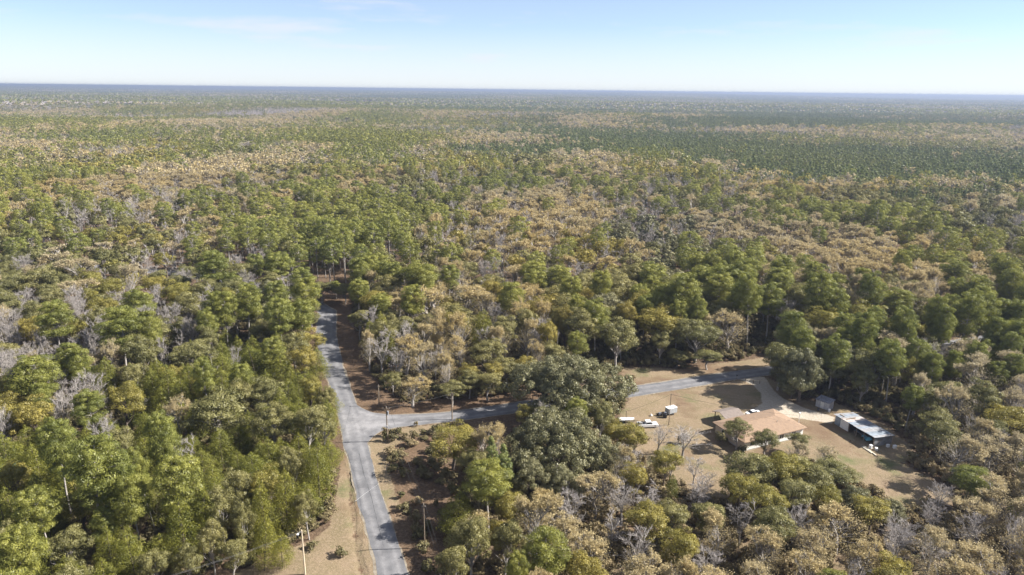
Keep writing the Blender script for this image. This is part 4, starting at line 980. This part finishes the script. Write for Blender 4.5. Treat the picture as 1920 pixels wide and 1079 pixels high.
for i in range(6):
    for j in range(4):
        f = lambda a, b: (a * .45 - 1.3, b * .45, 1.15 + .25 * math.sin(a * 1.3 + b) - .2 * abs(b - 2))
        tp.face([f(i, j), f(i + 1, j), f(i + 1, j + 1), f(i, j + 1)])
tp_o = tp.put('tarp', tc_, None, label='blue tarp draped over stored goods in the open shed bay', category='tarp'); tp_o.location = (90.1, 158.6, 0); tp_o.rotation_euler = (0, 0, sa)
pn = mat('pale_plank', (.52, .48, .40), .8, var=.15)
for k, (x, y, a, L, lb) in enumerate(((89.1, 153.9, -1.40, 4.6, 'longer pale plank lying on the ground by the open end of the long shed'), (88.6, 154.3, -1.33, 3.4, 'shorter pale plank lying beside the longer one at the long shed'))):
    o = MB().box(-L / 2, L / 2, -.16, .16, .02, .14).put('plank', pn, None, label=lb, category='plank', group='planks by the long shed'); o.location = (x, y, 0); o.rotation_euler = (0, 0, a)
whiteg = mat('white_enamel', (.75, .75, .76), .4, var=.05)
def appliance(x, y, rz, lb, w=.7, h=.95):
    o = thing('old_appliance', lb, 'appliance', (x, y, 0), rz, 'scrap around the long shed')
    MB().box(-w / 2, w / 2, -.32, .32, 0, h).put('body', whiteg, o, bevel=.03); MB().box(-w / 2 + .05, w / 2 - .05, -.345, -.322, .1, h - .15).put('door', panel_w, o); MB().box(w / 2 - .14, w / 2 - .1, -.385, -.346, h * .5, h * .75).put('handle', dark, o)
appliance(89.9, 155.2, .5, 'upright white appliance at the open corner of the long shed'); appliance(90.9, 154.4, 1.2, 'low white box appliance just off the shed corner', .8, .6)
appliance(96.0, 155.4, .2, 'white appliance beyond the far end of the shed wall', .8, .8); appliance(94.6, 156.0, 1.9, 'short white appliance against the end wall of the shed', .6, .7)

ss = thing('small_grey_shed', 'small grey shed with a dark low roof at the woods edge', 'shed', (88.3, 178.3, 0), math.radians(-52))
MB().box(-1.9, 1.9, -1.3, 1.3, 0, 2.2).put('wall', mat('grey_siding', (.42, .42, .44), .8), ss)
MB().box(-2.1, 2.1, -1.6, 1.6, 2.2, 2.32, lambda p: (p[0], p[1], p[2] + .12 * (p[1] + 1.6))).put('roof', mat('dark_roofing', (.13, .13, .15), .8, c2=(.3, .3, .34)), ss)
MB().box(-.5, .45, -1.36, -1.304, .05, 1.95).put('door', panel_w, ss); MB().box(-1.96, -1.904, -.6, .6, .9, 1.7).put('window', mat('rusty_red', (.3, .12, .09), .8), ss)
for x, y, lb in ((85.6, 176.0, 'dark oil drum beside the small grey shed'), (88.4, 175.4, 'pale drum between the two sheds')):
    o = thing('drum', lb, 'drum', (x, y, 0), 0, 'drums by the sheds'); MB().tube([(0, 0, 0), (0, 0, .88)], .29, 14).put('body', dark if 'dark' in lb else whiteg, o); MB().tube([(0, 0, .3), (0, 0, .33)], .305, 14).tube([(0, 0, .6), (0, 0, .63)], .305, 14).put('rib', conc, o)

# white utility trailer in the yard with junk beside it
tr_ = thing('white_box_trailer', 'small white-roofed box trailer standing on the lawn by the yard pole', 'trailer', (44.0, 173.2, 0), math.radians(28))
MB().box(-2.0, 2.0, -1.1, 1.1, .55, 2.35).put('body', mat('pale_grey_paint', (.40, .42, .44), .5), tr_, bevel=.05)
MB().box(-2.06, 2.06, -1.16, 1.16, 2.36, 2.46).put('roof', mat('white_paint', (.8, .8, .8), .5, var=.05), tr_, bevel=.03)
MB().box(2.004, 2.04, -.75, .75, .7, 2.2).put('door', dark, tr_); MB().tube([(-2, 0, .5), (-3.3, 0, .45)], .06, 6).put('tow_bar', dark, tr_)
for s in (-1, 1): MB().tube([(0, s * 1.12, .34), (0, s * 1.3, .34)], .34, 14).put('wheel', dark, tr_)
tr_.scale = (.72, .75, .82)
for k, (x, y, w, d, h, lb) in enumerate(((40.6, 172.0, 1.2, .8, .9, 'dark covered pile at the tow end of the box trailer'), (41.9, 171.0, 1.0, 1.0, 1.5, 'tall dark stack leaning against the box trailer'))):
    o = thing('covered_pile', lb, 'pile', (x, y, 0), .4 + k, 'piles beside the box trailer')
    MB().box(-w / 2, w / 2, -d / 2, d / 2, 0, h * .6).put('lower_bundle', dark, o, bevel=.12); MB().box(-w / 3, w / 2.4, -d / 3, d / 3, h * .6, h).put('upper_bundle', mat('grey_tarp', (.12, .13, .16), .6), o, bevel=.1)
o = MB().tube([(0, 0, 0), (0, 0, .3), (0, 0, .55)], [.30, .34, .12], 12).put('white_tub', whiteg, None, label='white upturned tub on the lawn beside the dark pile', category='tub'); o.location = (38.3, 171.7, 0)

# ------------------------------------------------------------------ vehicles
white_car = mat('white_car_paint', (.78, .79, .80), .25, var=.02, spec=.6); tyre = mat('tyre', (.02, .02, .02), .9); rim = mat('rim', (.45, .45, .47), .3, .8)
chrome = mat('bumper', (.5, .5, .52), .3, .8); lampm = mat('lamp_lens', (.7, .7, .68), .15); redl = mat('tail_lens', (.4, .02, .02), .2)
def loft(profile, halfw, name, m, parent, taper=.88, zt=None):
    """side outline (x, z) pulled across the width, drawn in towards the top"""
    zs = [p[1] for p in profile]; z0, z1 = min(zs), max(zs); v = []; n = len(profile)
    for s in (-1, 1):
        for x, z in profile:
            k = 1 - (1 - taper) * max(0, (z - z0) / (z1 - z0)) ** 1.5; v.append((x, s * halfw * k, z))
    f = [tuple(range(n))[::-1], tuple(range(n, 2 * n))] + [(i, (i + 1) % n, n + (i + 1) % n, n + i) for i in range(n)]
    mb = MB(); mb.v, mb.f = v, f; return mb.put(name, m, parent, bevel=.05)
def wheels(o, xs, r, hw):
    for x in xs:
        for s in (-1, 1):
            w_ = MB().tube([(x, s * (hw - .2), r), (x, s * (hw + .02), r)], r, 16).put('wheel', tyre, o); MB().tube([(x, s * (hw + .02), r), (x, s * (hw + .035), r)], r * .58, 12).put('rim', rim, w_)
pk = thing('white_pickup', 'white pickup truck with a loaded bed parked on the lawn', 'pickup truck', (36.1, 165.3, 0), math.radians(7))
loft([(-2.7, .45), (-2.72, 1.05), (-.75, 1.08), (2.55, 1.06), (2.72, .85), (2.74, .42), (2.2, .36), (-2.4, .36)], .95, 'body', white_car, pk, .96)
loft([(-.72, 1.05), (-.62, 1.78), (.72, 1.80), (1.45, 1.06)], .84, 'cab', white_car, pk, .84)
loft([(-.66, 1.20), (-.56, 1.66), (.66, 1.68), (1.22, 1.20)], .852, 'side_window', glass, pk, .86)
MB().face([(1.46, -.66, 1.12), (1.46, .66, 1.12), (.80, .60, 1.74), (.80, -.60, 1.74)]).put('windshield', glass, pk)
MB().box(-2.55, -.85, -.78, .78, 1.085, 1.10).put('bed_floor', dark, pk)
for a in (-.88, .80): MB().box(-2.7, -.8, a, a + .08, 1.08, 1.22).put('bed_rail', white_car, pk)
MB().box(-2.75, -2.68, -.86, .86, .75, 1.2).put('tailgate', white_car, pk)
MB().box(2.72, 2.84, -.85, .85, .42, .62).put('bumper', chrome, pk, bevel=.03); MB().box(-2.86, -2.76, -.85, .85, .42, .6).put('bumper', chrome, pk, bevel=.03)
for s in (-1, 1): MB().box(2.66, 2.745, s * .72 - .14, s * .72 + .14, .68, .86).put('headlight', lampm, pk); MB().box(-2.77, -2.752, s * .84 - .07, s * .84 + .07, .8, 1.08).put('tail_light', redl, pk)
wheels(pk, (-1.75, 1.75), .38, .92)
ld = thing('bed_load', 'grey lumpy load heaped in the bed of the white pickup', 'load', (36.1, 165.3, 0), math.radians(7))
MB().box(-2.4, -1.5, -.6, .1, 1.105, 1.5).put('toolbox', metal_a, ld, bevel=.08); MB().box(-1.6, -.95, -.1, .65, 1.105, 1.42).put('bundle', dark, ld, bevel=.1); MB().tube([(-2.3, .4, 1.25), (-1.5, .62, 1.3)], .13, 8).put('rolled_mat', conc, ld)

sc_ = thing('white_sedan', 'white car parked behind the brown-roofed house by the driveway', 'car', (66.6, 172.9, 0), math.radians(20))
loft([(-2.25, .40), (-2.3, .85), (-1.4, .98), (1.0, .98), (2.15, .82), (2.25, .42), (1.8, .32), (-1.9, .32)], .88, 'body', white_car, sc_, .93)
loft([(-1.55, .96), (-.95, 1.42), (.35, 1.44), (1.15, .96)], .74, 'cabin', glass, sc_, .84); MB().box(-.9, .3, -.58, .58, 1.425, 1.455).put('roof', white_car, sc_, bevel=.02)
for s in (-1, 1): MB().box(2.17, 2.262, s * .6 - .16, s * .6 + .16, .6, .74).put('headlight', lampm, sc_); MB().box(-2.31, -2.285, s * .62 - .14, s * .62 + .14, .65, .8).put('tail_light', redl, sc_)
wheels(sc_, (-1.4, 1.35), .32, .84)

bt = thing('white_boat', 'white covered boat on the lawn beside the pickup', 'boat', (30.8, 167.7, 0), math.radians(5))
hull = MB(); st_ = 13; rings = []
for i in range(st_):
    t = i / (st_ - 1); x = -2.2 + 4.4 * t; w = .85 * (1 - max(0, (t - .45) / .55) ** 2.2) * (.86 + .14 * min(1, t * 4)); k_ = .3 + .35 * max(0, t - .6) ** 1.2
    rings.append([(x, 0, .42 + k_ * .4), (x, w * .62, .55 + k_ * .3), (x, w, .98 + k_ * .25), (x, w * .55, 1.20 + k_ * .2), (x, 0, 1.28 + k_ * .2), (x, -w * .55, 1.20 + k_ * .2), (x, -w, .98 + k_ * .25), (x, -w * .62, .55 + k_ * .3)])
hull.v = [p for r_ in rings for p in r_]; n8 = 8
hull.f = [(i * n8 + j, i * n8 + (j + 1) % n8, (i + 1) * n8 + (j + 1) % n8, (i + 1) * n8 + j) for i in range(st_ - 1) for j in range(n8)] + [tuple(range(n8))[::-1], tuple((st_ - 1) * n8 + j for j in range(n8))]
hull.put('hull', mat('white_gelcoat', (.8, .8, .79), .3, var=.04), bt, smooth=True)
MB().tube([(x, y, z) for x, y, z in [(-2.2, .87, 1.0), (-.4, .9, 1.03), (1.0, .74, 1.1), (2.15, .05, 1.2), (1.0, -.74, 1.1), (-.4, -.9, 1.03), (-2.2, -.87, 1.0)]], .04, 6).put('rub_rail', chrome, bt)
bt2 = thing('boat_trailer', 'low dark trailer carrying the white boat', 'trailer', (30.8, 167.7, 0), math.radians(5), 'trailers in the yard')
MB().tube([(-2.3, .5, .38), (1.4, .5, .38), (2.6, 0, .38), (3.2, 0, .38)], .05, 6).tube([(-2.3, -.5, .38), (1.4, -.5, .38), (2.6, 0, .38)], .05, 6).box(-1.2, -1.1, -.9, .9, .3, .42).put('frame', dark, bt2)
for s in (-1, 1): MB().tube([(-1.15, s * .84, .28), (-1.15, s * 1.02, .28)], .28, 12).put('wheel', tyre, bt2)

# ------------------------------------------------------------------ poles, wires, gate
def pole(x, y, h, label, m=wood_post, arm=0.0, extras=(), r=.14, name='utility_pole', base=.17):
    o = thing(name, label, 'utility pole', (x, y, 0), 0, 'utility poles along the power line')
    MB().tube([(0, 0, -.3), (0, 0, h)], [base, r * .8], 10).put('pole', m, o)
    if arm:
        MB().box(-arm, arm, -.06, .06, h - .55, h - .42).put('crossarm', m, o)
        for s in (-arm + .1, 0, arm - .1): MB().tube([(s, 0, h - .42 if s else h), (s, 0, h - .22 if s else h + .2)], .05, 6).put('insulator', conc, o)
    if 'can' in extras: MB().tube([(.34, 0, h - 2.0), (.34, 0, h - 1.1)], .22, 12).put('transformer', metal_a, o)
    if 'disk' in extras: MB().tube([(0, -.22, h * .44), (0, -.28, h * .44)], .3, 12).put('round_plate', trim, o)
    if 'lamp' in extras:
        a_ = MB().tube([(0, 0, h - .3), (-.2, -.6, h - .05), (-.3, -1.1, h)], .035, 6).put('lamp_arm', metal_a, o); MB().box(-.45, -.15, -1.45, -1.05, h - .1, h + .06).put('lamp_head', trim, a_)
    return o
pA = (-30.7, 155.9, 9.4); pB = (-15.6, 168.2, 7.8); pF = (-16.2, 114.2, 9.6); pC = (-36.9, 106.2, 9.4); pG = (-36.6, 176.0, 6.2); pY = (42.0, 166.6, 9.0); pS = (30.2, 164.5, 4.9)
pole(*pA, 'tall wooden utility pole with a crossarm at the road junction', arm=.9, extras=('can', 'disk'))
pole(*pB, 'utility pole with a short crossarm beside the side road', arm=.6)
pole(*pF, 'dark slim utility pole standing in the power line clearing', arm=.35, r=.10, base=.12)
pale_post = mat('pale_new_wood', (.55, .46, .34), .85, var=.1)
pole(*pC, 'pale yellowish pole with a small lamp on the dry lawn', pale_post, extras=('lamp',))
pole(*pG, 'short dark pole at the woods edge across from the junction', arm=.3)
pole(*pY, 'thin dark pole in the yard beside the box trailer', r=.10, base=.12)
pole(*pS, 'short dark post in the yard in front of the boat', r=.09, base=.11)
wire_m = mat('cable', (.05, .05, .05), .6)
def wires(a, b, offs, sag, label, r=.022, m=wire_m):
    for k, (off, lb) in enumerate(zip(offs, label)):
        a_, b_ = Vector(a) + Vector((off, 0, 0)), Vector(b) + Vector((off * .6, 0, 0)); P = [a_.lerp(b_, t) + Vector((0, 0, -4 * sag * t * (1 - t))) for t in np.linspace(0, 1, 15)]
        MB().tube(P, r, 4).put('power_line', m, None, label=lb, category='cable', group='overhead wires')
tA, tB, tF, tC, tG = [(p[0], p[1], p[2] - .2) for p in (pA, pB, pF, pC, pG)]
wires(tA, tF, (-.75, .75), 1.3, ('wire from the junction pole to the dark pole, outer strand', 'wire from the junction pole to the dark pole, inner strand'))
wires(tF, (-4.5, 78.0, 9.2), (-.35, .35), .9, ('wire running from the dark pole towards the viewer, outer strand', 'wire running from the dark pole towards the viewer, inner strand'))
wires(tA, tB, (0,), .35, ('wire between the junction pole and the pole by the side road',)); wires(tB, (pS[0], pS[1], 4.8), (0,), .5, ('wire from the side road pole to the post before the boat',))
wires((pS[0], pS[1], 4.8), (pY[0], pY[1], 8.8), (0,), .3, ('short wire between the two yard poles',)); wires((pY[0], pY[1], 8.8), (73.6, 161.6, 5.6), (0,), .7, ('service wire from the yard pole to the house mast',))
wires(tA, tG, (0,), .3, ('wire crossing the side road to the short dark pole',))
wires(tC, (-70, 88, 8.0), (0, .6), .8, ('pale wire from the lamp pole over the trees, upper strand', 'pale wire from the lamp pole over the trees, lower strand'), .013, mat('pale_cable', (.2, .2, .2), .5))
gt = thing('driveway_gate', 'low rail gate between dark posts at the driveway mouth', 'gate', (71.2, 194.6, 0), math.radians(-6))
for px, h in ((0, 1.5), (2.5, 1.3), (4.3, 1.3)): MB().box(px - .09, px + .09, -.09, .09, 0, h).put('post', wood_post, gt)
MB().box(-.1, 6.6, -.13, -.095, 1.0, 1.12).put('rail', pale_post, gt)
mb_ = thing('mailbox', 'dark mailbox on a post at the roadside by the gate', 'mailbox', (69.6, 197.6, 0), .2)
MB().box(-.05, .05, -.05, .05, 0, 1.1).put('post', wood_post, mb_); MB().box(-.16, .16, -.28, .28, 1.1, 1.36).put('box', dark, mb_, bevel=.06)

# ------------------------------------------------------------------ small far and half-hidden things
def small_house(name, label, x, y, rz, w, d, h, wm_, rm_, cat='house'):
    o = thing(name, label, cat, (x, y, 0), rz); MB().box(-w / 2, w / 2, -d / 2, d / 2, 0, h).put('wall', wm_, o)
    g = MB(); e = .4; r_ = h + d * .22
    g.face([(-w / 2 - e, -d / 2 - e, h), (w / 2 + e, -d / 2 - e, h), (w / 2 + e, 0, r_), (-w / 2 - e, 0, r_)]).face([(-w / 2 - e, 0, r_), (w / 2 + e, 0, r_), (w / 2 + e, d / 2 + e, h), (-w / 2 - e, d / 2 + e, h)])
    for s in (-w / 2 - e, w / 2 + e): g.face([(s, -d / 2 - e, h), (s, d / 2 + e, h), (s, 0, r_)])
    g.put('roof', rm_, o)
    w_ = MB().box(-w / 4 - .5, -w / 4 + .5, -d / 2 - .05, -d / 2 - .004, 1, 2).put('window', glass, o); MB().box(w / 5, w / 5 + .9, -d / 2 - .05, -d / 2 - .004, 0, 2).put('door', trim, o)
small_house('mint_roofed_shed', 'small shed with a mint green roof half hidden by pines', -112.5, 137.5, .5, 5.5, 3.6, 2.5, W_white, mat('mint_roof', (.30, .62, .50), .5), 'shed')
small_house('white_cottage', 'white cottage glimpsed between trees behind the side road', 22.8, 281.0, .2, 8, 6, 3.4, W_white, mat('pale_roof', (.6, .6, .6), .6))
# fallen white branches on the lower lawn
br = mat('bleached_wood', (.62, .56, .52), .8)
for k, (x, y, a, L, lb) in enumerate(((88.3, 127.2, .35, 2.6, 'bleached log lying lowest in the heap on the lower lawn'), (89.4, 127.0, .95, 2.2, 'bleached log crossing the heap on the lower lawn'), (89.9, 126.3, .7, 1.9, 'short bleached log at the end of the heap'))):
    o = MB().tube([(-L / 2, 0, .12), (0, .1, .2), (L / 2, 0, .14)], [.11, .14, .08], 7).put('log', br, None, label=lb, category='log', group='bleached logs on the lower lawn'); o.location = (x, y, 0); o.rotation_euler = (0, 0, a)
tl = MB()
for i in range(5):
    for j in range(4):
        f = lambda a, b: (a * .5 - 1.2, b * .5 - 1, .9 - .12 * (a - 2.5) ** 2 - .14 * (b - 2) ** 2 + .08 * math.sin(a * 3 + b * 2))
        tl.face([f(i, j), f(i + 1, j), f(i + 1, j + 1), f(i, j + 1)])
o = tl.put('tarp', mat('grey_green_tarp', (.26, .32, .29), .6), None, label='grey-green tarp over a heap in the thicket below the lower lawn', category='tarp'); o.location = (96.9, 125.3, 0)

# ------------------------------------------------------------------ air
hz = bpy.data.materials.new('haze_air'); hz.use_nodes = True; hn = hz.node_tree.nodes; hn.clear()
ho = hn.new('ShaderNodeOutputMaterial'); pv = hn.new('ShaderNodeVolumePrincipled'); pv.inputs['Density'].default_value = 1.35e-4
pv.inputs['Color'].default_value = (.32, .385, .53, 1); pv.inputs['Anisotropy'].default_value = 0.2
hz.node_tree.links.new(pv.outputs[0], ho.inputs['Volume'])
MB().box(-44000, 44000, -44000, 44000, -4.0, 92.0).put('haze', hz, None, kind='stuff', label='thin blue haze over the far woods', category='haze')
